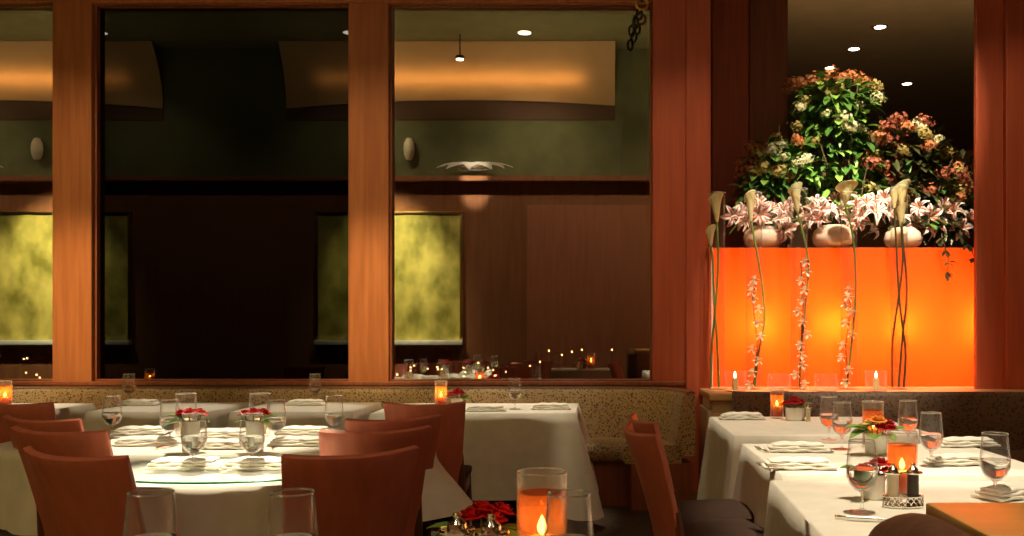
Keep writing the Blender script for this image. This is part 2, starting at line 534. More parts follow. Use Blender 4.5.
# room beyond the planter
struct(B().box(.6, 9.6, 7.76, 17.2, 4.6, 4.75), 'ceiling', 'ceiling_brown')
struct(B().box(.6, XR, 7.3, 7.75, 4.6, CEIL), 'wall_back', 'panel')
struct(B().box(.6, 9.6, 16.6, 16.8, 0, 4.6), 'wall_far', 'panel_red')
struct(B().box(.4, .6, 7.76, 16.8, 0, 4.75), 'wall_left', 'panel_red')
struct(B().box(9.4, 9.6, 7.76, 16.8, 0, 4.75), 'wall_right', 'panel_red')
struct(B().box(XR, 9.6, 7.5, 7.76, 0, 4.75), 'wall_near', 'panel_red')
struct(B().box(XR + .2, 9.6, 7.5, 17.2, -.12, 0), 'floor', 'carpet')


def downlight(label, loc, m, r=.075, glow=None, group=None):
    t = thing('ceiling_downlight', label, 'ceiling light', loc, 0, group)
    B().lathe([(r, 0), (r + .02, 0), (r + .022, -.012), (r, -.014)], n=20, closed=True).obj('trim_ring', 'silver', t)
    B().lathe([(0, -.004), (r, -.004), (r, -.001), (0, -.001)], n=20).obj('lamp_lens', m, t)
    if glow: spot(Vector(loc) + Vector((0, 0, -.03)), Vector(loc) + Vector((0, 0, -3)), glow, 110, WARM, .8, .05)
    return t


for px, py, where in ((880, 26, 'nearest of four in dark ceiling beyond planter'), (854, 48, 'second from front in row beyond planter'),
                      (830, 67, 'just above the top of the tall flowering shrub'), (907, 83, 'far right one, above right flowering shrub')):
    d = (4.6 - CAMZ) * F / (HY - py)
    downlight('small round lit ceiling downlight, ' + where, (X(px, d), d, 4.6), 'downlight', .062, 16)

# framed dark cabinet with a white top far beyond the planter
t = thing('sideboard', 'dark sideboard with pale top at right edge of the opening behind shrub', 'sideboard', (X(966, 14), 14.2, 0))
B().box(-.3, .6, -.25, .25, 0, Z(205, 14) - .04).obj('body', 'black', t, bevel=.01)
B().box(-.33, .63, -.28, .28, Z(205, 14) - .04, Z(203, 14)).obj('top', 'porcelain', t, bevel=.008)
t = thing('wall_mirror', 'dark narrow framed mirror above the sideboard beyond the planter', 'mirror', (X(970, 15), 16.55, Z(165, 15)))
B().box(-.32, .32, -.03, 0, -.75, .75).obj('frame', 'wood_dark', t, bevel=.01)
B().box(-.24, .24, -.045, -.03, -.67, .67).obj('glass', 'black', t)

# ================================================================== REAR WALL (seen mirrored in the panes)
MIR = lambda px: 446 - px


def cove(px0, px1, flip):
    x0, x1 = sorted((RX(px0), RX(px1)))
    z0, z1 = RZ(99), RZ(47)

    def fn(u, v):
        x = x0 + (x1 - x0) * u
        arch = -.14 * ((u - .55) * 1.9) ** 2 if not flip else -.14 * ((u - .45) * 1.9) ** 2
        z = z0 + arch + (z1 - z0 - arch) * v
        return (x, REAR + .02 + .42 * v * v, z)
    o = B().shell(fn, 24, 8, .03).obj('trim_12', 'cove'); o['kind'] = 'structure'
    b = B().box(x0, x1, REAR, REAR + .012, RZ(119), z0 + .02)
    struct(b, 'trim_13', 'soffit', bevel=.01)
    area(((x0 + x1) / 2, REAR + .27, z0 + .30), ((x0 + x1) / 2, REAR, z0 + .42), 15, (x1 - x0) * .8, .05, (1, .55, .2))


cove(285, 615, False)
cove(MIR(615), MIR(285), True)
struct(B().box(RX(-250), RX(760), REAR, REAR + .05, 0, RZ(182)), 'trim_14', 'panel', bevel=.006)
struct(B().box(RX(-250), RX(760), REAR, REAR + .24, RZ(182), RZ(177)), 'trim_15', 'panel', bevel=.006)
struct(B().box(RX(527), RX(690), REAR + .05, REAR + .09, 0, RZ(205)), 'trim_16', 'panel_red', bevel=.006)


def painting(px0, px1, label):
    x0, x1 = sorted((RX(px0), RX(px1)))
    t = thing('painting', label, 'painting', ((x0 + x1) / 2, REAR + .06, RZ(277)))
    hw, hh = (x1 - x0) / 2, (RZ(214) - RZ(340)) / 2
    B().box(-hw, hw, 0, .03, -hh, hh).obj('canvas', 'art', t)
    f = B().box(-hw - .05, hw + .05, -.005, .055, hh, hh + .05).box(-hw - .05, -hw, -.005, .055, -hh, hh).box(hw, hw + .05, -.005, .055, -hh, hh)
    f.obj('frame', 'gold', t, bevel=.006)
    B().box(-hw - .05, hw + .05, -.005, .12, -hh - .09, -hh).obj('picture_ledge', 'porcelain', t, bevel=.01)
    cx = (x0 + x1) / 2
    spot((cx, REAR + 1.5, 4.6), (cx, REAR, RZ(285)), 1300, 60, (1, .92, .55), 1.0)


painting(318, 460, 'large mossy gold canvas reflected in the right window')
painting(MIR(460), MIR(318), 'large mossy gold canvas reflected in the left window')

for px, s in ((475, 'right'), (MIR(475), 'left')):
    t = thing('flower_dish', 'wide dish of open white blossoms reflected in the %s window' % s, 'flower dish', (RX(px), REAR + .15, RZ(177) + .10))
    t.rotation_euler = (-.5, 0, 0)
    B().lathe([(.0, 0), (.12, 0), (.30, .05), (.29, .055), (.11, .012), (0, .012)], n=28, sy=.4).obj('dish', 'silver', t)
    b = B()
    for k in range(11):
        a = k / 11 * 2 * PI
        ln = random.uniform(.6, .85)

        def pet(u, v, a=a, ln=ln):
            r = u * ln; wd = .13 * math.sin(PI * min(1, u * .9 + .08)) * (v - .5) * 2
            x, y = r, wd
            return (x * math.cos(a) - y * math.sin(a), (x * math.sin(a) + y * math.cos(a)) * .15, .06 + .16 * u * (1 - u) * 2 + .02 * abs(v - .5))
        b.shell(pet, 8, 4, .006)
    b.obj('petals', 'lily', t)
    spot((RX(px), REAR + 1.3, 5.2), (RX(px), REAR + .14, RZ(177)), 900, 20, (1, .92, .75), .6)

for px, py, l in ((524, 30, 'right window'), (97, 30, 'left edge of dark window'), (348, 30, 'right edge of dark window')):
    dd = (CEIL - CAMZ) * F / (HY - py)
    downlight('bright ceiling downlight reflected near top of the %s' % l, (X(px, dd), 2 * WALL - dd, CEIL - .002), 'downlight_front', .11, 60)
dd = 15.2
t = thing('pendant_spotlight', 'small stem hung spotlight reflected over the glowing cove', 'spotlight', (X(459, dd), 2 * WALL - dd, CEIL))
hz = Z(57, dd) - CEIL
B().tube([(0, 0, 0), (0, 0, hz + .05)], .012).obj('stem', 'black', t)
B().lathe([(0, hz + .06), (.07, hz + .05), (.085, hz - .01), (.078, hz - .01), (.06, hz + .03)], n=18).obj('shade', 'black', t)
B().lathe([(0, hz - .03), (.06, hz - .02), (.07, hz), (0, hz + .01)], n=18).obj('bulb', 'downlight_front', t)

for px, l in ((409, 'right'), (MIR(409), 'left')):
    t = thing('wall_sconce', 'pale oval wall sconce reflected in the %s window' % l, 'wall lamp', (RX(px), REAR, RZ(149)))
    B().box(-.06, .06, 0, .03, -.12, .12).obj('back_plate', 'black', t, bevel=.01)
    B().lathe([(0, -.2), (.05, -.19), (.09, -.1), (.10, 0), (.09, .1), (.05, .19), (0, .2)], c=(0, .1, 0), n=18).obj('shade', 'salt', t)

# ================================================================== CITY BEYOND THE PANES
struct(B().box(-300, 200, 60, 500, -60, -45), 'ground', 'city_wall')
rc = random.Random(3)
bl = [(400, 362), (413, 355), (432, 358), (441, 351), (447, 360), (466, 362), (478, 357), (492, 364), (508, 367)]
for side in (0, 1):
    for i, (px, py) in enumerate(bl):
        if side: px = 446 - px
        d = 150 + (i % 3) * 14
        wd = rc.uniform(1.0, 1.7)
        zt = Z(py, d)
        t = thing('building', 'small dark far city building with lit windows, beyond the %s window' % ('left' if side else 'right'), 'building', (X(px, d), d, -45), 0,
                  'city buildings beyond the %s window' % ('left' if side else 'right'))
        B().box(-wd, wd, -2, 2, 0, zt + 45).obj('tower', 'city_wall', t)
        B().box(-wd * .5, wd * .5, -1, 1, zt + 45, zt + 45.5).obj('roof_block', 'city_wall', t)
        for k in range(rc.randint(2, 4)):
            wx, wz = rc.uniform(-wd * .8, wd * .6), zt + 45 - rc.uniform(.3, 3.0)
            B().box(wx, wx + .32, -2.06, -2, wz - .3, wz).obj('lit_window', 'city_window', t)
for i, (px, py) in enumerate(((549, 351), (562, 355), (572, 352), (582, 350), (530, 366), (540, 362), (627, 353), (612, 350))):
    d = 160
    t = thing('street_lamp', 'tiny glowing street lamp on the far road beyond right window', 'street lamp', (X(px, d), d, -45), 0, 'street lamps on the far road')
    zt = Z(py, d) + 45
    B().tube([(0, 0, 0), (0, 0, zt)], .12, 6).obj('pole', 'city_wall', t)
    B().lathe([(0, zt - .2), (.17, zt), (0, zt + .2)], n=8).obj('lamp_head', 'street', t)

# ================================================================== CHAIRS
def chair(label):
    t = thing('dining_chair', label, 'chair')

    def back(u, v):
        s = 2 * u - 1
        wv = .178 + .036 * v
        return (s * wv, -.16 - .11 * v ** 1.3 - .055 * (1 - s * s) * (.5 + .5 * v), .42 + .46 * v + .012 * s * s * v)
    B().shell(back, 20, 12, .024).obj('backrest', 'chair_wood', t, bevel=.004, angle=50)

    def seat(u, v):
        x, y = (2 * u - 1), (2 * v - 1)
        return (x * (.215 - .02 * (1 - v)), .03 + y * .2, .455 + .018 * (1 - x ** 4) * (1 - y ** 4))
    B().shell(seat, 12, 12, .05).obj('seat', 'seat_fabric', t, bevel=.012)
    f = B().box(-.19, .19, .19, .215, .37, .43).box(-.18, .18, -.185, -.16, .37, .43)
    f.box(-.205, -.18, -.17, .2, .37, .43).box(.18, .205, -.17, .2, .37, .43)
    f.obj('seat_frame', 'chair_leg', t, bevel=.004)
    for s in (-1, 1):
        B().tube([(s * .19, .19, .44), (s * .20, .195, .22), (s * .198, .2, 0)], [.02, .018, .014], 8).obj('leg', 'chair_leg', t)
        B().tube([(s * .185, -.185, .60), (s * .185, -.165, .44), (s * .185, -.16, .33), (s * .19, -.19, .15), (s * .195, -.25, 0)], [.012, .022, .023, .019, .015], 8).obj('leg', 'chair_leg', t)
    return t


CH = Kind(chair)
CG = 'chairs around the round front tables'


def place_chair(px, d, rz, label, sc=1, group=None):
    # the backrest's middle (local y = -.22) goes to column px, depth d
    c = Vector((X(px, d), d, 0)) - Matrix.Rotation(rz, 3, 'Z') @ Vector((0, -.22, 0))
    return CH(label, c, rz, sc, group)


R_ = math.radians
place_chair(348, 2.90, R_(30), 'cherry dining chair nearest the camera right of the round table')
place_chair(98, 2.90, R_(-27), 'cherry dining chair nearest the camera left of the round table', (1.18, 1.1, 1))
place_chair(374, 3.56, R_(24), 'cherry dining chair second in the row right of the round table')
place_chair(74, 3.56, R_(-18), 'cherry dining chair second in the row left of the round table', (1.12, 1.06, 1))
place_chair(391, 4.02, R_(30), 'dark backed dining chair third in the row right of the round table')
place_chair(56, 4.02, R_(-22), 'dark backed dining chair third in the row left of the round table', (1.12, 1.06, 1))
place_chair(426, 4.85, R_(4), 'cherry dining chair before the banquette table under right window')
place_chair(22, 4.85, R_(-4), 'cherry dining chair before the banquette table under left window')
place_chair(655, 3.50, R_(-78), 'cherry dining chair seen edge on, nearer of two by right tables')
place_chair(655, 3.95, R_(-80), 'cherry dining chair seen edge on, farther of two by right tables')


# ================================================================== TABLES AND CLOTHS
def outline(shape, hx, hy, n=96):
    pts = []
    if shape == 'oval':
        for i in range(n):
            a = 2 * PI * i / n
            ex = .8
            ca, sa = math.cos(a), math.sin(a)
            da = min(abs(a - (PI + .30)), abs(a - (2 * PI - .30)))
            pts.append((hx * math.copysign(abs(ca) ** ex, ca), hy * math.copysign(abs(sa) ** ex, sa), math.exp(-(da / .30) ** 2) if hx > .8 else 0))
        return pts
    r = .03
    cs = [(hx, hy), (-hx, hy), (-hx, -hy), (hx, -hy)]
    m = n // 4
    for k in range(4):
        a, b = Vector(cs[k]), Vector(cs[(k + 1) % 4])
        for i in range(m):
            t_ = i / m
            t_ = .5 - .5 * math.cos(PI * t_)       # denser near the corners
            p = a.lerp(b, t_)
            dc = min((p - a).length, (p - b).length)
            pts.append((p.x, p.y, math.exp(-(dc / .13) ** 2)))
    return pts


def table(label, cx, cy, hx, hy, shape='rect', drop=.3, rz=0, cloth_label='', flare=.03, corner=.1, seed=0, cdrop=.1):
    t = thing('dining_table', label, 'table', (cx, cy, 0), rz)
    ol = outline(shape, hx - .012, hy - .012)
    B().prism([(p[0], p[1]) for p in ol], .70, .73).obj('table_top', 'wood_dark', t)
    B().lathe([(0, .03), (.22, .03), (.24, .0), (0, .0)], n=24).obj('base', 'black', t)
    B().lathe([(.05, .03), (.04, .1), (.04, .66), (.14, .70), (0, .70), (0, .03)], n=16).obj('pedestal', 'black', t)
    ol = outline(shape, hx, hy)
    n = len(ol)
    rr = random.Random(seed)
    ph = rr.uniform(0, 6)
    rows = 9
    vs = [(0, 0, .741)]
    for p in ol: vs.append((p[0] * .985, p[1] * .985, .741))
    for k in range(rows + 1):
        q = k / rows
        for i, (x, y, c) in enumerate(ol):
            a = math.atan2(y / hy, x / hx)
            nx, ny = (x, y)
            l = math.hypot(nx / hx, ny / hy) or 1
            if shape == 'oval': dx, dy = x / hx, y / hy; ll = math.hypot(dx, dy); dx /= ll; dy /= ll
            else:
                ex, ey = abs(x) / hx, abs(y) / hy
                dx, dy = (math.copysign(ex ** 40, x), math.copysign(ey ** 40, y))
                ll = math.hypot(dx, dy) or 1; dx /= ll; dy /= ll
            wave = .019 * math.sin(i * .52 + ph) + .010 * math.sin(i * 1.13 + 2 * ph)
            if shape == 'oval': wave *= 1.3
            off = .004 + (flare + wave * (1 - c)) * q ** .8 + corner * c * q ** .9
            z = .738 - (drop + cdrop * c) * q
            if k == 0: z = .738
            vs.append((x + dx * off, y + dy * off, z))
    fs = [(0, 1 + i, 1 + (i + 1) % n) for i in range(n)]
    for k in range(rows + 1):
        o0, o1 = 1 + k * n, 1 + (k + 1) * n
        for i in range(n):
            j = (i + 1) % n
            fs.append((o0 + i, o1 + i, o1 + j, o0 + j))
    c = B().add(vs, fs).obj('tablecloth', 'cloth', loc=(cx, cy, 0), angle=75)
    c.rotation_euler = (0, 0, rz)
    tag(c, cloth_label, 'tablecloth')
    return t


TT = .743     # height of a laid table
table('round front dining table in the middle under bright white cloth', -1.40, 3.40, .50, .33, 'oval', .27, 0,
      'brightly lit white cloth on the front round table between near chairs', -.01, seed=1)
table('long oval dining table behind the front round table', X(223, 4.4), 4.40, 1.00, .55, 'oval', .34, 0,
      'white cloth on the long oval table behind the front round table', .05, .28, seed=2, cdrop=-.06)
table('small square banquette table behind the oval table, left of pair', -2.98, 6.30, .40, .38, 'rect', .45, 0,
      'white cloth on left table of the pair under the dark window', .02, .07, seed=3)
table('small square banquette table behind the oval table, right of pair', -2.03, 6.30, .40, .38, 'rect', .45, 0,
      'white cloth on right table of the pair under the dark window', .02, .07, seed=4)
table('banquette table under the right window with candle and roses', -.82, 6.20, .66, .39, 'rect', .56, 0,
      'white cloth with long flaring corner on banquette table under right window', .02, .17, seed=5)
table('banquette table under the left window with candle', -4.33, 6.20, .62, .39, 'rect', .56, 0,
      'white cloth on banquette table under the left window', .02, .17, seed=6)
table('farthest of three dining tables along the right side', 1.20, 5.06, .52, .50, 'rect', .62, R_(0),
      'white cloth on farthest of the three right tables', .02, .09, seed=7)
table('middle of three dining tables along the right side', 1.19, 3.77, .52, .46, 'rect', .62, R_(0),
      'white cloth on middle of the three right tables', .02, .09, seed=8)
table('nearest of three dining tables along the right side', 1.09, 2.69, .50, .49, 'rect', .62, R_(-2),
      'white cloth on nearest of the three right tables', .02, .06, seed=9)
table('foreground dining table just below the bottom edge of the photo', -.48, 1.72, .72, .36, 'rect', .3, 0,
      'white cloth on the foreground table below the picture edge', .01, .04, seed=10)
# thick glass disc on the front table
t = thing('glass_table_disc', 'clear glass disc with green edge on the front round table', 'glass table top', (-1.40, 3.38, TT))
B().lathe([(0, .012), (.462, .012), (.462, .0), (0, 0)], n=64, sy=.66).obj('disc', 'green_glass', t)
B().lathe([(.463, .011), (.467, .009), (.467, .004), (.463, .003)], n=64, sy=.66, closed=True).obj('edge', 'green_edge', t)
GD = TT + .013


# ================================================================== TABLEWARE
def goblet(label):
    t = thing('water_goblet', label, 'glass')
    B().lathe([(0, 0), (.036, 0), (.037, .002), (.012, .006), (.0055, .012), (.0045, .04), (.006, .055), (.012, .0615), (0, .0618)], n=24).obj('stem', 'stem_glass', t)
    out = [(0, .062), (.014, .0622), (.020, .064), (.036, .080), (.0445, .103), (.0455, .125), (.042, .165), (.038, .208)]
    inn = [(.0368, .2085), (.0365, .206), (.0405, .165), (.044, .125), (.043, .104), (.034, .082), (.018, .068), (0, .066)]
    B().lathe(out + inn, n=28).obj('glass_bowl', 'glass', t)
    B().lathe([(0, .0675), (.0175, .069), (.0335, .083), (.0422, .104), (.0432, .124), (.0425, .1265), (0, .1265)], n=28).obj('water', 'water', t)
    b = B().lathe([(.0366, .206), (.0372, .2095), (.0384, .2095), (.0388, .206)], n=28, closed=True)
    b.obj('rim', 'rim_glass', t)
    return t


GOB = Kind(goblet)


def on(px, py, z=TT):
    d = D(py, z)
    return Vector((X(px, d), d, z))


GG = None
goblets = [
    (194, 470, 'water goblet on the glass disc, left of two in front of red roses', GD),
    (252, 470, 'water goblet on the glass disc, right of two in front of red roses', GD),
    (170, 445, 'water goblet on oval table just left of the left rose bowl', TT),
    (276, 445, 'water goblet on oval table just right of the right rose bowl', TT),
    (112, 438, 'water goblet on oval table, far left beside the chair backs', TT),
    (334, 438, 'water goblet on oval table, far right beside the chair backs', TT),
    (129, 402, 'slim goblet on left small banquette table under dark window', TT),
    (315, 402, 'slim goblet on right small banquette table under dark window', TT),
    (515, 409, 'water goblet on banquette table under the right window', TT),
    (829, 440, 'water goblet at back left of the middle right table', TT),
    (842, 449, 'water goblet front left on the middle right table', TT),
    (908, 446, 'water goblet behind the candle on middle right table', TT),
    (931, 466, 'water goblet right of the candle on middle right table', TT),
    (862, 512, 'large goblet of water left of salt and pepper on nearest right table', TT),
    (995, 500, 'large goblet of water at right edge on nearest right table', TT),
]
for px, py, l, z in goblets: GOB(l, on(px, py, z))
GOB('foreground goblet, leftmost at the bottom edge below the left chair', (X(151, 1.71), 1.71, TT), 0, 1.06)
GOB('foreground goblet at the bottom edge below the right chair', (X(292, 1.71), 1.71, TT), 0, 1.06)
GOB('foreground goblet standing against the large amber candle holder', (X(569, 1.70), 1.70, TT), 0, 1.06)


def napkin(label):
    t = thing('folded_napkin', label, 'napkin')
    for k in range(3):
        def fn(u, v, k=k):
            x, y = 2 * u - 1, 2 * v - 1
            e = (1 - abs(x) ** 8)
            return (x * (.135 - .012 * k), y * (.055 - .006 * k) + .004 * math.sin(5 * x + k), .006 + .011 * k + .010 * (1 - y * y) * e + .002 * math.sin(9 * x + 3 * k))
        B().shell(fn, 16, 8, .009).obj('fold', 'napkin', t, bevel=.002)
    return t


NAP = Kind(napkin)
for px, py, l, rz, z in (
        (140, 405, 'folded napkin on left small banquette table', 0, TT), (306, 405, 'folded napkin on right small banquette table', 0, TT),
        (142, 434, 'folded napkin at back left of the oval table', 4, TT), (304, 434, 'folded napkin at back right of the oval table', -4, TT),
        (146, 445, 'folded napkin at front left of the oval table', 3, TT), (300, 445, 'folded napkin at front right of the oval table', -3, TT),
        (223, 437, 'folded napkin between the two rose bowls, farther', 0, TT),
        (226, 448, 'folded napkin between the two rose bowls, nearer', 0, TT),
        (186, 468, 'folded napkin on glass disc beside the left goblet', 3, GD), (262, 468, 'folded napkin on glass disc beside the right goblet', -3, GD),
        (486, 411, 'folded napkin left of the goblet on right window table', 0, TT), (551, 409, 'folded napkin right of the goblet on right window table', 0, TT),
        (797, 451, 'folded napkin at back left of the middle right table', -3, TT), (798, 468, 'folded napkin at front left of the middle right table', -3, TT),
        (966, 446, 'folded napkin at back right of the middle right table', 4, TT), (962, 464, 'folded napkin at front right of the middle right table', 4, TT),
        (742, 419, 'flat folded napkin at left edge of farthest right table', 0, TT),
        (1014, 496, 'folded napkin at right edge of nearest right table', 30, TT)):
    NAP(l, on(px, py, z), R_(rz))


def plate(label):
    t = thing('dinner_plate', label, 'plate')
    B().lathe([(0, .0), (.075, 0), (.12, .012), (.122, .015), (.118, .016), (.075, .006), (0, .006)], n=36).obj('plate', 'porcelain', t)
    return t


def fork(label):
    t = thing('fork', label, 'fork')
    B().tube([(-.09, 0, .004), (0, 0, .006), (.035, 0, .007)], [.006, .0035, .004], 8, flat=.5).obj('handle', 'silver', t)
    b = B()
    for k in range(4):
        y = (k - 1.5) * .006
        b.tube([(.035, y * .5, .007), (.05, y, .004), (.095, y, .010)], [.0028, .002, .0012], 6)
    b.obj('tines', 'silver', t)
    return t


def knife(label):
    t = thing('knife', label, 'knife')
    B().tube([(-.10, 0, .005), (-.05, 0, .006), (0, 0, .005)], [.006, .007, .005], 8, flat=.6).obj('handle', 'silver', t)
    B().prism([(0, -.004), (.10, -.006), (.115, 0), (.10, .008), (0, .006)], .004, .006).obj('blade', 'silver', t)
    return t


FORK, KNIFE = Kind(fork), Kind(knife)
for px, py, l, rz in ((762, 451, 'back left napkin of middle right table', 96), (765, 468, 'front left napkin of middle right table', 96),
                      (868, 521, 'big goblet on nearest right table', -25), (118, 446, 'front left napkin on oval table', 80), (328, 446, 'front right napkin on oval table', 100)):
    FORK('silver fork beside the ' + l, on(px, py), R_(rz))
for px, py, l, rz in ((826, 451, 'back left napkin of middle right table', 96), (828, 467, 'front left napkin of middle right table', 96),
                      (884, 522, 'fork on nearest right table', -15), (170, 447, 'front left napkin on oval table', 80), (276, 447, 'front right napkin on oval table', 100)):
    KNIFE('silver knife beside the ' + l, on(px, py), R_(rz))


def candle(label):
    t = thing('candle_holder', label, 'candle holder')
    B().lathe([(0, 0), (.046, 0), (.050, .006), (.050, .216), (.0495, .218), (.0465, .218), (.0465, .012), (0, .010)], n=32).obj('glass_cylinder', 'glass', t)
    B().lathe([(.0470, .216), (.0490, .219), (.0502, .216)], n=32, closed=True).obj('rim', 'rim_glass', t)
    B().lathe([(.0455, .013), (.0455, .176), (.0440, .176), (.0440, .013)], n=32, closed=True).obj('amber_sleeve', 'amber', t)
    B().lathe([(0, .012), (.030, .012), (.030, .085), (.026, .088), (0, .086)], n=20).obj('candle', 'wax', t)
    B().lathe([(0, .090), (.008, .098), (.010, .108), (.006, .120), (0, .132)], n=12).obj('flame', 'flame', t)
    return t


CAN = Kind(candle)
CSPEC = [((X(542, 1.9), 1.9, TT), 1.06, 'large amber candle holder in the foreground at bottom edge', 2.4),
         ((X(902, 2.86), 2.86, TT), .95, 'amber candle holder behind salt and pepper on nearest right table', 2.0),
         (on(777, 418), .82, 'lit amber candle holder on farthest right table', 3.0),
         (on(441, 408), .85, 'lit amber candle holder on right window table beside roses', 7),
         (on(5, 408), .85, 'lit amber candle holder on left window table', 7),
         (on(186, 436), .98, 'clear glass candle holder behind left rose bowl on oval table', 1.0),
         (on(260, 436), .98, 'clear glass candle holder behind right rose bowl on oval table', 1.0),
         (on(873, 447), .95, 'glass candle holder behind yellow rose posy on middle right table', 1.5)]
for loc, sc, l, e in CSPEC:
    c = CAN(l, loc, 0, sc)
    if e < 1.2:                      # the pair on the oval table is plain clear glass
        for ch in list(c.children):
            if ch.name.startswith(('amber', 'flame')): bpy.data.objects.remove(ch)
        continue
    point(Vector(loc) + Vector((0, 0, .137 * sc)), e * .16, (1, .55, .18), .005)


def rose_b(b, c, r, m, tilt=(0, 0)):
    rr = random.Random(int((c[0] + c[1] * 7) * 1e4))
    T = Matrix.Rotation(tilt[0], 3, 'X') @ Matrix.Rotation(tilt[1], 3, 'Y')
    for ring, (n, rad, h, op) in enumerate(((3, .25, .9, .05), (4, .45, .95, .15), (5, .72, .85, .35), (6, 1.0, .65, .7))):
        for k in range(n):
            a0 = 2 * PI * k / n + ring * .6 + rr.uniform(-.15, .15)
            w_ = 2 * PI / n * .75

            def pf(u, v, a0=a0, w_=w_, rad=rad, h=h, op=op):
                a = a0 + (u - .5) * w_ * 1.3
                q = rad * (.35 + .65 * v ** .7) + op * .25 * v ** 3
                zz = (h * v - op * .5 * v ** 4) * (1 - .25 * (2 * u - 1) ** 2)
                p = T @ Vector((q * math.cos(a), q * math.sin(a), zz - .35))
                return (c[0] + p.x * r, c[1] + p.y * r, c[2] + p.z * r)
            b.shell(pf, 5, 5, r * .05, m)


def leaf_b(b, base, direction, ln, wd, m=0, droop=.3):
    dv = Vector(direction).normalized()
    side = dv.cross(Vector((0, 0, 1)))
    if side.length < .1: side = Vector((1, 0, 0))
    side.normalize()
    nn = side.cross(dv)
    base = Vector(base)

    def fn(u, v):
        s = 2 * v - 1
        w_ = wd * math.sin(PI * min(1, .04 + u * .96)) ** .8
        return base + dv * ln * u + side * w_ * s + nn * (abs(s) * w_ * .35) - Vector((0, 0, 1)) * droop * ln * u * u
    b.shell(fn, 6, 4, max(.0008, wd * .04), m)


def posy(label_posy, label_pot, loc, roses, leaves, pot_r=.04, pot_h=.085, rr=.027, sc=1, group=None):
    p = thing('flower_pot', label_pot, 'flower pot', loc, 0, None, sc)
    B().lathe([(0, 0), (pot_r * .92, 0), (pot_r, .006), (pot_r * 1.04, pot_h), (pot_r * .96, pot_h), (pot_r * .9, .012), (0, .01)], n=24).obj('pot', 'porcelain', p)
    B().lathe([(0, pot_h - .015), (pot_r * .95, pot_h - .014), (0, pot_h - .012)], n=20).obj('moss', 'leaf', p)
    t = thing('rose_posy', label_posy, 'flowers', (loc[0], loc[1], loc[2] + pot_h * sc), 0, None, sc)
    for dx, dy, dz, m in roses:
        b = B(); rose_b(b, (dx, dy, dz), rr, 0, (dy * -6, dx * 6)); b.obj('rose', m, t)
    for dx, dy, dz, ax, ay, az, ln in leaves:
        b = B(); leaf_b(b, (dx, dy, dz), (ax, ay, az), ln, ln * .32); b.obj('leaf', 'leaf_light', t)
    st = B()
    for dx, dy, dz, m in roses: st.tube([(dx * .3, dy * .3, -.05), (dx, dy, dz - .01)], .0025, 6)
    st.obj('stems', 'stem', t)
    return t


RW = [(-.045, 0, .035, 'rose'), (0, -.02, .04, 'rose'), (.045, 0, .035, 'rose'), (-.02, .03, .04, 'rose'), (.025, .03, .04, 'rose')]
LF = lambda s: [(s * .03, 0, .0, s, 0, .6, .09), (s * .03, -.01, .0, s, -.3, .9, .08), (s * .02, -.02, .0, s * .8, -.6, .1, .08), (-s * .03, 0, .0, -s, -.2, .2, .06)]
posy('low posy of red roses in left white pot on oval table', 'white pot holding red roses behind left disc goblet', on(191, 452), RW, LF(-1), .036, .135)
posy('low posy of red roses in right white pot on oval table', 'white pot holding red roses behind right disc goblet', on(255, 452), RW, LF(1), .036, .135)
R3c = [(-.03, 0, .03, 'rose'), (.03, 0, .035, 'rose'), (0, -.025, .035, 'rose'), (.0, .03, .05, 'rose'), (.045, .02, .02, 'rose'), (-.045, .02, .025, 'rose')]
posy('dark red rose posy beside the candle under right window', 'small pot of dark red roses under right window', on(457, 409), R3c, LF(1), .04, .075, .030)
posy('red rose posy beside the candle on farthest right table', 'white pot of red roses on farthest right table', on(795, 420), R3c, LF(1), .055, .075, .032)
posy('mixed yellow, orange and red rose posy on middle right table', 'white pot of mixed roses on middle right table', on(876, 454),
     [(-.02, 0, .05, 'rose_yellow'), (.0, -.03, .065, 'rose_orange'), (.045, -.02, .05, 'rose'), (.06, .0, .03, 'rose'), (-.05, .02, .03, 'rose_yellow'), (.02, -.04, .035, 'rose')],
     [(-.03, 0, .01, -1, -.1, .5, .12), (-.03, -.02, .01, -1, -.4, .1, .11), (.02, -.03, .0, .3, -1, .1, .09), (.06, 0, .01, 1, -.2, .5, .09), (-.01, -.03, 0, -.4, -1, .2, .09)], .045, .085, .032)
posy('red roses behind the big goblet on nearest right table', 'white pot of red roses behind the big goblet', on(873, 498),
     [(-.03, 0, .02, 'rose'), (.02, -.01, .04, 'rose'), (.045, -.01, .01, 'rose'), (.02, .03, .03, 'rose')], LF(-1), .036, .075, .028)
posy('bright red roses in the foreground beside two silver topped shakers', 'pot of red roses in the foreground at bottom edge', (X(476, 2.0), 2.0, TT),
     [(-.012, -.01, .055, 'rose'), (.012, .012, .068, 'rose'), (.056, .02, .062, 'rose'), (.04, .0, .05, 'rose')],
     [(.03, -.02, .01, .9, -.4, .25, .09), (-.03, 0, .01, -1, 0, .5, .09), (-.03, -.01, .01, -1, -.3, .1, .08), (.05, 0, .02, 1, .2, .1, .08)], .042, .065, .028)


def shaker(label, body):
    t = thing('salt_shaker' if body == 'salt' else 'pepper_shaker', label, 'shaker')
    B().lathe([(0, 0), (.0155, 0), (.016, .004), (.015, .085), (0, .085)], n=20).obj('body', body, t)
    B().lathe([(0, .085), (.024, .085), (.0255, .088), (.024, .091), (.014, .092), (.0135, .098), (.008, .103), (.005, .1055), (.0065, .109), (.0045, .1125), (0, .113)], n=24).obj('lid', 'silver', t)
    return t


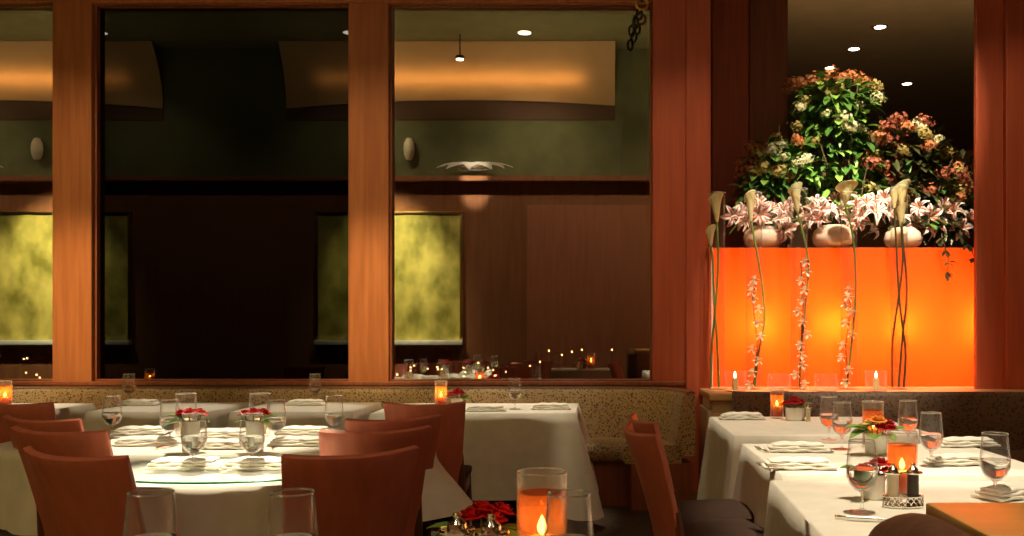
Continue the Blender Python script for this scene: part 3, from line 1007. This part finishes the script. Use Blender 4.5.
SALT = Kind(lambda l: shaker(l, 'salt')); PEP = Kind(lambda l: shaker(l, 'pepper'))
SALT('cream salt shaker with silver lid, foreground left of roses', (X(457, 1.80), 1.80, TT), 0, 1.46)
PEP('dark pepper shaker with silver lid, foreground in front of roses', (X(491, 1.78), 1.78, TT), 0, 1.46)
SALT('cream salt shaker in the silver basket on nearest right table', (X(893, 2.70), 2.70, TT + .006), 0, 1.1)
PEP('dark pepper shaker in the silver basket on nearest right table', (X(913, 2.70), 2.70, TT + .006), 0, 1.1)
SALT('small cream shaker right of roses on farthest right table', on(808, 421), 0, .9)
# silver caddy that holds the salt and pepper
t = thing('condiment_basket', 'pierced silver basket round the salt and pepper shakers', 'basket', (X(903, 2.70), 2.70, TT))
b = B()
for zz in (.003, .032): b.tube([(.06 * math.cos(a * PI / 16), .03 * math.sin(a * PI / 16), zz) for a in range(33)], .0025, 6)
for k in range(20):
    a = k * PI / 10
    b.tube([(.06 * math.cos(a + s * .15), .03 * math.sin(a + s * .15), .017 + .013 * math.sin(s * PI / 3)) for s in range(-3, 4)], .0018, 5)
b.obj('rim_band', 'silver', t)
B().lathe([(0, 0), (.06, 0), (.06, .003), (0, .003)], n=28, sy=.5).obj('tray', 'silver', t)


# ================================================================== LONG BANQUETTE UNDER THE WINDOWS
def sweep(path, prof, name, m, parent, **kw):
    """prof: (outward offset, height) loop carried along a floor path; the seat side lies to the path's right"""
    pts = [Vector(p) for p in path]
    rows = []
    for i, p in enumerate(pts):
        tn = (pts[min(i + 1, len(pts) - 1)] - pts[max(i - 1, 0)]).normalized()
        nr = Vector((tn.y, -tn.x))
        rows.append([(p.x + nr.x * o, p.y + nr.y * o, z) for o, z in prof])
    k = len(prof)
    vs = [v for r in rows for v in r]
    fs = []
    for i in range(len(rows) - 1):
        for j in range(k):
            fs.append((i * k + j, i * k + (j + 1) % k, (i + 1) * k + (j + 1) % k, (i + 1) * k + j))
    fs.append(tuple(range(k))); fs.append(tuple((len(rows) - 1) * k + j for j in reversed(range(k))))
    return B().add(vs, fs).obj(name, m, parent, **kw)


t = thing('banquette_sofa', 'long gold spotted banquette under the windows with curved right end', 'banquette', (0, 0, 0))
path = [(-7.3, 6.98), (-6, 6.98), (-4, 6.98), (-2, 6.98), (-1, 6.98), (-.2, 6.98), (.08, 6.98)]
cxb, cyb, rb = .17, 6.48, .50
for k in range(1, 9):
    a = PI / 2 - k / 8 * R_(78)
    path.append((cxb + rb * math.cos(a), cyb + rb * math.sin(a)))
path.append((cxb + rb * math.cos(R_(12)) + .02, cyb + rb * math.sin(R_(12)) - .18))
hb = Z(388, 6.95)
sweep(path, [(0, .38), (.16, .38), (.12, .6), (.09, hb - .03), (.07, hb), (.02, hb), (0, hb - .03)], 'backrest', 'gold_fabric', t, angle=60)
sweep(path, [(-.012, hb), (.03, hb + .012), (.075, hb), (.03, hb - .012)], 'piping', 'brown_fabric', t, angle=60)
sweep(path, [(.10, .33), (.50, .33), (.53, .37), (.52, .44), (.48, .46), (.10, .46)], 'seat', 'gold_fabric', t, angle=60)
sweep(path, [(.02, 0), (.46, 0), (.46, .33), (.02, .33)], 'plinth', 'wood_dark', t, smooth=False)

# banquette behind the right tables
t = thing('banquette_sofa', 'dark brown spotted banquette behind the right tables', 'banquette', (0, 0, 0))
pathr = [(.93, 6.36), (2, 6.36), (3, 6.36), (4.15, 6.36)]
hr = Z(392, 6.3)
sweep(pathr, [(0, .38), (.17, .38), (.12, .6), (.08, hr - .03), (.055, hr), (.02, hr), (0, hr - .03)], 'backrest', 'brown_fabric', t, angle=60)
sweep(pathr, [(.10, .33), (.55, .33), (.58, .37), (.57, .43), (.53, .45), (.10, .45)], 'seat', 'brown_fabric', t, angle=60)
sweep(pathr, [(.02, 0), (.5, 0), (.5, .33), (.02, .33)], 'plinth', 'wood_dark', t, smooth=False)

# low divider that carries the planter
t = thing('divider_counter', 'low beige divider with honey stone top carrying the glowing planter', 'counter', (0, 0, 0))
cz = .825
B().box(.80, XR - .02, 6.42, 7.62, 0, cz - .05).obj('body', 'beige', t, bevel=.006)
B().box(.775, XR - .01, 6.38, 7.64, cz - .05, cz).obj('counter_top', 'counter', t, bevel=.008)
B().box(.765, .80, 6.40, 6.93, .0, cz - .12).obj('end_panel', 'beige', t, bevel=.006)
B().box(.80, .925, 6.395, 6.42, .0, cz - .14).obj('front_panel', 'beige', t, bevel=.006)

# glowing curtain fronted planter
PX0, PX1, PY0, PY1 = X(713, 7.1), X(975, 7.1) + .25, 7.1, 7.55
pz0, pz1 = cz, Z(247, 7.1)
t = thing('planter_box', 'large glowing planter with an orange curtain front on the divider', 'planter', ((PX0 + PX1) / 2, 0, 0))
ox = (PX0 + PX1) / 2
hx = (PX1 - PX0) / 2


def cur(u, v):
    x = -hx + 2 * hx * u
    fold = .006 * math.sin(u * 60) + .010 * math.sin(u * 23 + 1) + .012 * math.sin(u * 41 + v * 2.0) * (1 - v)
    return (x, PY0 + .012 + fold * (.3 + .7 * (1 - v)), pz0 + .005 + (pz1 - pz0 - .01) * v)


B().grid(cur, 160, 10).obj('curtain', 'curtain', t)
fr = B().box(-hx, hx, PY1 - .02, PY1, pz0, pz1).box(-hx - .015, -hx, PY0, PY1, pz0, pz1).box(hx, hx + .015, PY0, PY1, pz0, pz1)
fr.obj('case', 'porcelain', t, smooth=False)
B().box(-hx - .015, hx + .015, PY0 + .03, PY1, pz1 - .012, pz1).obj('lid', 'wood_dark', t, smooth=False)
for px in (757, 830, 896, 975):
    bx = X(px, 7.26) - ox
    B().lathe([(0, -.03), (.02, -.024), (.03, 0), (.022, .024), (0, .03)], c=(bx, 7.26, Z(325, 7.26)), n=16).obj('bulb', 'bulb', t)
    B().tube([(bx, 7.26, Z(325, 7.26) - .03), (bx, 7.27, pz0)], .008, 8).obj('bulb_stem', 'silver', t)
area((ox, PY1 - .06, (pz0 + pz1) / 2), (ox, PY0, (pz0 + pz1) / 2), 8, 2 * hx * .96, (pz1 - pz0) * .9, (1, .62, .25))


# ================================================================== VASES, CALLAS, ORCHIDS
def vase(label):
    t = thing('cylinder_vase', label, 'vase')
    r = .062
    B().lathe([(0, 0), (r, 0), (r, 1.50), (r - .004, 1.50), (r - .004, .02), (0, .02)], n=28).obj('glass', 'vase_glass', t)
    B().lathe([(r - .003, 1.497), (r - .002, 1.503), (r + .001, 1.503), (r + .001, 1.497)], n=28, closed=True).obj('rim', 'rim_glass', t)
    return t


VASE = Kind(vase)
VD = 6.88
for px, l, s in ((717, 'leftmost, holding two callas', 1.0), (754, 'second from left, with calla and orchids', 1.0), (799, 'third from left, with calla and orchids', 1.02),
                 (849, 'fourth from left, with wide open calla', 1.0), (899, 'rightmost, with dark stemmed callas', 1.03)):
    VASE('tall clear cylinder vase, ' + l, (X(px, VD), VD, cz), 0, s)


def calla(label, pts, head, lean, stem='stem', wide=.022, hl=.13):
    """pts: pixel path of the stem at the vase's depth"""
    base = Vector((X(pts[0][0], VD), VD, Z(pts[0][1], VD)))
    t = thing('calla_lily', label, 'flower', base)
    n = len(pts)
    pp = []
    for i, (px, py) in enumerate(pts):
        y = VD + .018 * math.sin(i * 1.3 + pts[0][0])
        pp.append(Vector((X(px, VD), y, Z(py, VD))) - base)
    sm = []
    for i in range(n - 1):
        a, b_, c_, d_ = pp[max(0, i - 1)], pp[i], pp[i + 1], pp[min(n - 1, i + 2)]
        for k in range(6):
            q = k / 6
            sm.append(.5 * ((2 * b_) + (-a + c_) * q + (2 * a - 5 * b_ + 4 * c_ - d_) * q * q + (-a + 3 * b_ - 3 * c_ + d_) * q ** 3))
    sm.append(pp[-1])
    B().tube(sm, [.0095 - .002 * i / len(sm) for i in range(len(sm))], 8).obj('stem', stem, t)
    o = sm[-1]
    ax = Vector(lean).normalized()
    sd = ax.cross(Vector((0, 1, 0))).normalized()
    dp = sd.cross(ax)

    def fn(u, v):
        a = 2 * PI * (u * 1.06) + 1.1
        r = .008 + wide * (v ** .8) * (1 + .9 * max(0, v - .75) * 2)
        tip = .035 * math.cos(a - 4.2) * v ** 3
        return o + ax * (hl * v + tip) + (sd * math.cos(a) + dp * math.sin(a)) * r
    B().shell(fn, 20, 10, .003).obj('spathe', 'calla', t)
    B().tube([o + ax * .01, o + ax * hl * .75], [.005, .004], 8).obj('spadix', 'rose_yellow', t)
    return t


calla('calla lily, taller of two in leftmost vase', [(711, 387), (712, 350), (716, 300), (718, 260), (717, 222)], 0, (-.05, 0, 1), hl=.19, wide=.034)
calla('calla lily, shorter of two in leftmost vase', [(719, 387), (717, 345), (714, 300), (713, 262), (711, 246)], 0, (0, 0, 1), hl=.13, wide=.022)
calla('calla lily in the second vase from left', [(755, 387), (759, 352), (764, 320), (761, 280), (751, 221)], 0, (-.05, 0, 1), hl=.20, wide=.026)
calla('calla lily in the third vase from left', [(800, 387), (801, 350), (805, 305), (808, 260), (798, 212)], 0, (-.1, 0, 1), hl=.19, wide=.034)
calla('wide open calla lily in the fourth vase', [(846, 387), (851, 345), (856, 290), (854, 240), (845, 204)], 0, (.1, 0, 1), hl=.14, wide=.052)
calla('upper calla lily in the rightmost vase', [(899, 387), (903, 340), (907, 290), (902, 240), (901, 206)], 0, (.05, 0, 1), 'stem_dark', hl=.16, wide=.036)
calla('lower calla lily in the rightmost vase', [(893, 387), (893, 345), (898, 300), (902, 260), (901, 226)], 0, (0, 0, 1), 'stem_dark', hl=.14, wide=.026)
calla('slim calla lily at back of the rightmost vase', [(903, 387), (905, 350), (900, 300), (897, 245), (894, 208)], 0, (.02, 0, 1), 'stem_dark', hl=.13, wide=.022)


def orchid(label, pts, seed, n):
    rr = random.Random(seed)
    base = Vector((X(pts[0][0], VD), VD - .02, Z(pts[0][1], VD)))
    t = thing('orchid_spray', label, 'flower', base)
    pp = [Vector((X(a, VD), VD - .02, Z(b_, VD))) - base for a, b_ in pts]
    B().tube(pp, .0045, 6).obj('stem', 'stem_dark', t)
    for k in range(n):
        q = k / (n - 1) * (len(pp) - 1)
        i = min(int(q), len(pp) - 2)
        p = pp[i].lerp(pp[i + 1], q - i) + Vector((rr.uniform(-.042, .042), rr.uniform(-.025, .01), 0))
        b = B()
        rot = rr.uniform(0, 6)
        for j in range(5):
            a = rot + 2 * PI * j / 5
            leaf_b(b, p, (math.cos(a), -.45, math.sin(a)), .044, .018, 0, .1)
        b.obj('blossom', 'orchid', t)
    return t


orchid('string of small white orchids in the second vase', [(753, 384), (757, 345), (752, 300), (756, 280)], 1, 11)
orchid('string of small white orchids in the third vase', [(799, 384), (800, 345), (803, 300), (800, 262)], 2, 13)
orchid('string of small white orchids in the fourth vase', [(847, 382), (845, 345), (850, 312), (848, 290)], 3, 10)


# small candle glasses on the counter
def votive(label):
    t = thing('votive_glass', label, 'candle glass')
    B().lathe([(0, 0), (.075, 0), (.078, .005), (.080, .155), (.077, .155), (.074, .012), (0, .010)], n=24).obj('glass', 'glass', t)
    B().lathe([(0, .012), (.022, .012), (.022, .10), (0, .10)], n=14).obj('candle', 'wax', t)
    B().lathe([(0, .102), (.008, .11), (.009, .122), (.004, .14), (0, .15)], n=10).obj('flame', 'flame', t)
    return t


VOT = Kind(votive)
VOT('clear votive glass with lit candle at left front of the glowing planter', (X(735, 6.62), 6.62, cz))
VOT('clear votive glass with lit candle at right front of the glowing planter', (X(876, 6.62), 6.62, cz))


def tumbler(label):
    t = thing('glass_tumbler', label, 'glass')
    B().lathe([(0, 0), (.070, 0), (.085, .03), (.088, .08), (.078, .13), (.075, .13), (.085, .08), (.080, .03), (0, .01)], n=24).obj('glass', 'glass', t)
    return t


TUM = Kind(tumbler)
TUM('empty round glass between second and third vases', (X(779, 6.66), 6.66, cz))
TUM('empty round glass between third and fourth vases', (X(826, 6.66), 6.66, cz))

# ================================================================== LILIES ABOVE THE PLANTER
def flower_bowl(label):
    t = thing('flower_bowl', label, 'bowl')
    B().lathe([(0, 0), (.10, 0), (.155, .04), (.168, .09), (.15, .145), (.10, .185), (.095, .18), (.14, .14), (.158, .09), (.145, .045), (0, .01)], n=32).obj('bowl', 'bowl_glass', t)
    return t


FB = Kind(flower_bowl)
FB('round milky bowl of lilies on planter, leftmost behind second vase', (X(763, 7.25), 7.25, pz1), 0, .95)
FB('round milky bowl of lilies on planter, between third and fourth vases', (X(833, 7.25), 7.25, pz1), 0, 1.0)
FB('round milky bowl of lilies on planter, behind rightmost vase', (X(903, 7.25), 7.25, pz1), 0, .9)


def lily(label):
    t = thing('stargazer_lily', label, 'flower')
    pet, rib = B(), B()
    for k in range(6):
        a = 2 * PI * k / 6

        def fn(u, v, a=a, wd=.030 if k % 2 else .023, hh=0):
            s = 2 * v - 1
            r = .012 + .115 * u
            w_ = wd * math.sin(PI * min(1, u * .93 + .05)) ** .75
            up = .13 * u - .15 * u ** 3 + .012 * abs(s) * math.sin(PI * u) + hh
            x, y = r, w_ * s
            return (x * math.cos(a) - y * math.sin(a), x * math.sin(a) + y * math.cos(a), up)
        pet.shell(fn, 9, 6, .003)
        rib.shell(lambda u, v, a=a, f=fn: f(u * .72 + .05, .5 + (v - .5) * .26, a, .026, .0035), 7, 2, .002)
    pet.obj('petals', 'lily', t); rib.obj('midribs', 'lily_pink', t)
    s = B()
    for k in range(6):
        a = 2 * PI * k / 6 + .4
        s.tube([(0, 0, .01), (.02 * math.cos(a), .02 * math.sin(a), .07), (.035 * math.cos(a), .035 * math.sin(a), .095)], .0015, 5)
        s.tube([(.028 * math.cos(a), .035 * math.sin(a), .094), (.042 * math.cos(a), .035 * math.sin(a), .097)], .004, 6)
    s.obj('stamens', 'bloom_rust', t)
    B().tube([(0, 0, .01), (0, 0, -.06), (.01, 0, -.14)], [.012, .006, .005], 8).obj('stem', 'stem', t)
    return t


LIL = Kind(lily)
rl = random.Random(11)
lp = [(733, 216), (741, 211), (738, 224), (759, 213), (765, 223), (771, 209), (757, 205), (783, 229), (783, 211), (799, 218), (808, 207), (817, 203), (822, 217), (811, 222), (829, 212), (840, 214), (836, 202),
      (853, 207), (861, 215), (866, 203), (857, 221), (871, 231), (885, 198), (891, 210), (876, 214), (746, 222), (779, 219), (792, 208), (803, 226), (821, 209), (846, 205), (848, 219), (874, 204), (912, 222), (921, 229), (968, 219), (955, 211), (930, 217), (938, 226), (949, 220), (961, 229), (920, 208), (943, 207)]
for i, (px, py) in enumerate(lp):
    d = rl.uniform(7.12, 7.34)
    o = LIL('white lily with pink ribs in the band of lilies above the planter', (X(px, d), d, Z(py, d)), 0, rl.uniform(.6, .95), 'lilies above the planter')
    o.rotation_euler = (R_(rl.uniform(20, 105)), R_(rl.uniform(-60, 60)), R_(rl.uniform(-60, 60)))


# ================================================================== FLOWERING SHRUBS
def bloom_mesh(name, m, seed, r=.085, n=70):
    rr = random.Random(seed)
    b = B()
    for k in range(n):
        v = Vector((rr.gauss(0, 1), rr.gauss(0, 1), rr.gauss(0, 1))).normalized()
        v.z = v.z * .75
        c = v * r * rr.uniform(.55, 1.2)
        t1 = v.cross(Vector((.3, .2, 1))).normalized(); t2 = v.cross(t1).normalized()
        s = r * rr.uniform(.16, .26)
        rot = rr.uniform(0, 2)
        for j in range(4):
            a = rot + j * PI / 2
            d1 = t1 * math.cos(a) + t2 * math.sin(a); d2 = t1 * math.cos(a + PI / 2) + t2 * math.sin(a + PI / 2)
            b.add([c, c + d1 * s * .6 + d2 * s * .45 + v * .3 * s, c + d1 * s * 1.15 + v * s * .25, c + d1 * s * .6 - d2 * s * .45 + v * .3 * s], [(0, 1, 2, 3)])
    return b


def shrub(label, base, lobes, blooms, nleaf, seed, leaf_mat, extra=None):
    rr = random.Random(seed)
    t = thing('flowering_shrub', label, 'flowers', base)
    bs = Vector(base)
    tw = B()
    lf = B()
    for (px, py, d, rx, rz_) in lobes:
        c = P(px, py, d) - bs
        for k in range(7):
            v = Vector((rr.gauss(0, .5) * rx, rr.gauss(0, .5) * rx * .6, rr.gauss(0, .5) * rz_))
            e = c + v
            mid = e * .5 + Vector((rr.uniform(-.08, .08), rr.uniform(-.05, .05), .05))
            tw.tube([Vector((e.x * .25, 0, 0)), mid, e], [.012, .008, .004], 6)
        for k in range(nleaf):
            v = Vector((rr.gauss(0, 1), rr.gauss(0, 1), rr.gauss(0, 1))).normalized() * rr.uniform(.45, 1.0)
            p = c + Vector((v.x * rx, v.y * rx * .65, v.z * rz_))
            dr = Vector((v.x + rr.gauss(0, .5), v.y - .3 + rr.gauss(0, .5), v.z * .6 + rr.gauss(0, .4)))
            ln = rr.uniform(.09, .16)
            leaf_quick(lf, p, dr, ln, ln * rr.uniform(.17, .24), rr.choice((0, 0, 0, 1)))
    tw.obj('twigs', 'bark', t)
    lf.obj('foliage', leaf_mat, t)
    for (px, py, d, kind, s) in blooms:
        ms = BL[kind]
        o = bpy.data.objects.new('blossom_cluster', rr.choice(ms))
        COL.objects.link(o); o.parent = t
        o.location = P(px, py, d) - bs
        o.rotation_euler = (rr.uniform(-.5, .5), rr.uniform(-.5, .5), rr.uniform(0, 6)); o.scale = (s * .85, s * .85, s * .72)
    if extra: extra(t, bs)
    return t


def leaf_quick(b, base, direction, ln, wd, m):
    dv = Vector(direction)
    if dv.length < .1: dv = Vector((0, -1, 0))
    dv.normalize()
    sd = dv.cross(Vector((0, 0, 1)))
    if sd.length < .1: sd = Vector((1, 0, 0))
    sd.normalize()
    nn = sd.cross(dv)
    vs = []
    for q, w_ in ((0, .12), (.3, .85), (.6, 1), (.85, .55), (1, .02)):
        c = base + dv * ln * q - Vector((0, 0, 1)) * ln * .3 * q * q
        vs += [c + sd * wd * w_ + nn * wd * w_ * .3, c, c - sd * wd * w_ + nn * wd * w_ * .3]
    fs = []
    for i in range(4):
        fs += [(i * 3, i * 3 + 1, i * 3 + 4, i * 3 + 3), (i * 3 + 1, i * 3 + 2, i * 3 + 5, i * 3 + 4)]
    b.add(vs, fs, m)


BL = {}
for k, m in (('rust', 'bloom_rust'), ('cream', 'bloom_cream'), ('olive', 'bloom_olive'), ('red', 'bloom_red')):
    BL[k] = []
    for s in (1, 2):
        o = bloom_mesh('blossom', m, s).obj('blossom_cluster', m)
        BL[k].append(o.data)
        bpy.data.objects.remove(o)


def scatter(px0, px1, fy, n, kinds, d0, d1, seed, s0=.8, s1=1.25):
    rr = random.Random(seed)
    out = []
    for i in range(n):
        px = rr.uniform(px0, px1)
        y0, y1 = fy(px)
        out.append((px, rr.uniform(y0, y1), rr.uniform(d0, d1), rr.choice(kinds), rr.uniform(s0, s1)))
    return out


top_blooms = [(792, 85, 7.45, 'rust', 1.0), (800, 82, 7.5, 'rust', 1.0), (813, 80, 7.5, 'rust', 1.05), (822, 84, 7.45, 'rust', 1.0), (829, 74, 7.5, 'rust', 1.1), (843, 78, 7.5, 'rust', 1.0), (852, 76, 7.5, 'rust', 1.1),
              (865, 82, 7.5, 'rust', 1.1), (874, 86, 7.5, 'olive', 1.0), (838, 88, 7.4, 'olive', .9), (832, 92, 7.4, 'olive', .9), (878, 98, 7.45, 'cream', .8), (844, 118, 7.3, 'cream', 1.1), (850, 126, 7.28, 'cream', .95), (838, 112, 7.35, 'cream', .7),
              (858, 105, 7.35, 'cream', .7), (801, 107, 7.35, 'cream', .7), (826, 113, 7.3, 'cream', .55), (797, 126, 7.4, 'olive', .7), (862, 128, 7.35, 'cream', .6), (815, 140, 7.35, 'olive', .7), (806, 100, 7.4, 'olive', .7)]
shrub('tall flowering shrub with rust topped blossoms, centre of the planter', (X(838, 7.4), 7.4, pz1),
      [(835, 100, 7.5, .33, .20), (832, 128, 7.5, .34, .24), (838, 160, 7.5, .36, .26), (845, 192, 7.5, .38, .20)], top_blooms, 240, 21, ['leaf', 'leaf_light'])
left_blooms = [(773, 150, 7.3, 'cream', 1.0), (780, 146, 7.3, 'cream', .8), (784, 157, 7.25, 'cream', .7), (806, 158, 7.2, 'cream', .8), (798, 163, 7.2, 'cream', .7), (760, 152, 7.35, 'olive', 1.0), (752, 146, 7.4, 'rust', .9), (764, 166, 7.3, 'olive', 1.0),
               (778, 170, 7.25, 'olive', 1.0), (744, 163, 7.4, 'red', 1.1), (741, 172, 7.4, 'red', 1.0), (756, 172, 7.35, 'olive', .9), (798, 140, 7.35, 'rust', .9), (777, 138, 7.4, 'olive', .7), (790, 176, 7.3, 'olive', .8)]
shrub('low flowering shrub with cream blossoms at left of the planter', (X(775, 7.35), 7.35, pz1),
      [(772, 162, 7.45, .24, .17), (790, 172, 7.4, .24, .18), (765, 188, 7.45, .24, .10)], left_blooms, 130, 22, ['leaf', 'leaf_light'])


def right_y(px):
    a = 118 + max(0, (px - 915)) * 1.05 if px > 890 else 128
    return (a + 4, 205)


rb_ = scatter(866, 968, right_y, 40, ['rust', 'olive', 'olive', 'red', 'red', 'rust'], 7.25, 7.5, 5, .7, 1.15)
rb_ += [(886, 128, 7.4, 'red', 1.1), (898, 120, 7.45, 'red', 1.1), (908, 128, 7.4, 'rust', 1.0), (915, 124, 7.4, 'cream', .8), (921, 128, 7.38, 'cream', .7), (937, 139, 7.4, 'cream', .75), (925, 121, 7.5, 'red', 1.0),
        (878, 137, 7.35, 'rust', 1.0), (888, 141, 7.35, 'red', 1.1), (945, 152, 7.4, 'olive', 1.0), (958, 168, 7.4, 'rust', 1.0), (964, 185, 7.4, 'rust', 1.0)]


def trail(t, bs):
    b = B()
    rr = random.Random(4)
    for pts in ([(942, 238), (946, 250), (949, 262), (947, 272)], [(960, 236), (968, 244), (975, 258)]):
        pp = [P(a, c, 7.05) - bs for a, c in pts]
        b.tube([P(pts[0][0], pts[0][1] - 12, 7.3) - bs] + pp, .003, 6, 1)
        for p in pp:
            for k in range(4): leaf_quick(b, p, (rr.uniform(-1, 1), -.3, rr.uniform(-1, .3)), .06, .018, 0)
    b.obj('trailing_vine', ['leaf_dark', 'bark'], t)


shrub('broad flowering shrub with dusky blossoms at right of the planter', (X(918, 7.4), 7.4, pz1),
      [(890, 150, 7.5, .28, .24), (915, 158, 7.5, .3, .28), (940, 178, 7.5, .28, .24), (905, 195, 7.45, .34, .18), (950, 208, 7.45, .24, .16), (925, 225, 7.4, .32, .09)], rb_, 210, 23, ['leaf_dark', 'leaf'], trail)

# ================================================================== FOREGROUND DIVIDER SEAT, HOOK
t = thing('banquette_sofa', 'foreground brown leather banquette back with honey wood cap, bottom right', 'banquette', (0, 0, 0))
zc = 1.0
dn, df = .55, 1.42
xl = X(925, df)
B().box(xl, xl + 1.1, dn, df, zc - .035, zc).obj('wood_cap', 'cap_wood', t, bevel=.004)
B().box(xl + .02, xl + 1.1, dn, df - .03, 0, zc - .035).obj('partition', 'wood_dark', t, smooth=False)


def roll(u, v):
    y = dn + (df - .01 - dn) * u
    e = 1 - max(0, (u - .80) / .20) ** 2.2 * .55
    a = PI * (1.0 - v) if v < .85 else PI * .15 * (1 - (v - .85) / .15)
    r = .062
    return (xl - .050 + r * math.cos(PI - PI * v) * (1 if True else 1), y - .05 * (1 - math.sin(PI * v)) * max(0, (u - .8) / .2), zc - .085 + .095 * math.sin(PI * v) * (.35 + .65 * e))


bq = B().grid(roll, 24, 16)
bq.obj('top_roll', 'leather', t)
B().box(xl - .108, xl + .02, dn, df - .03, .42, zc - .083).obj('backrest', 'leather', t, bevel=.02)
B().box(xl - .55, xl - .10, dn, df - .03, .30, .46).obj('seat', 'leather', t, bevel=.03)
B().box(xl - .50, xl - .05, dn, df - .05, 0, .30).obj('plinth', 'wood_dark', t, smooth=False)

t = thing('hanging_latch', 'small dark metal hook and chain hanging at top right of the right window', 'hook', P(642, 4, 6.98))
B().tube([(.0 + .045 * math.cos(a * PI / 8), 0, .045 * math.sin(a * PI / 8)) for a in range(17)], .011, 8).obj('ring', 'gold', t)
for k in range(3):
    B().tube([((-.03 * k - .02) + .02 * math.cos(a * PI / 6), (.02 * math.cos(a * PI / 6) if k % 2 else 0), -.08 - .065 * k + .042 * math.sin(a * PI / 6)) for a in range(13)], .009, 8).obj('chain_link', 'black', t)
B().tube([(0, 0, .04), (0, .1, .05)], .012, 8).obj('wall_pin', 'black', t)
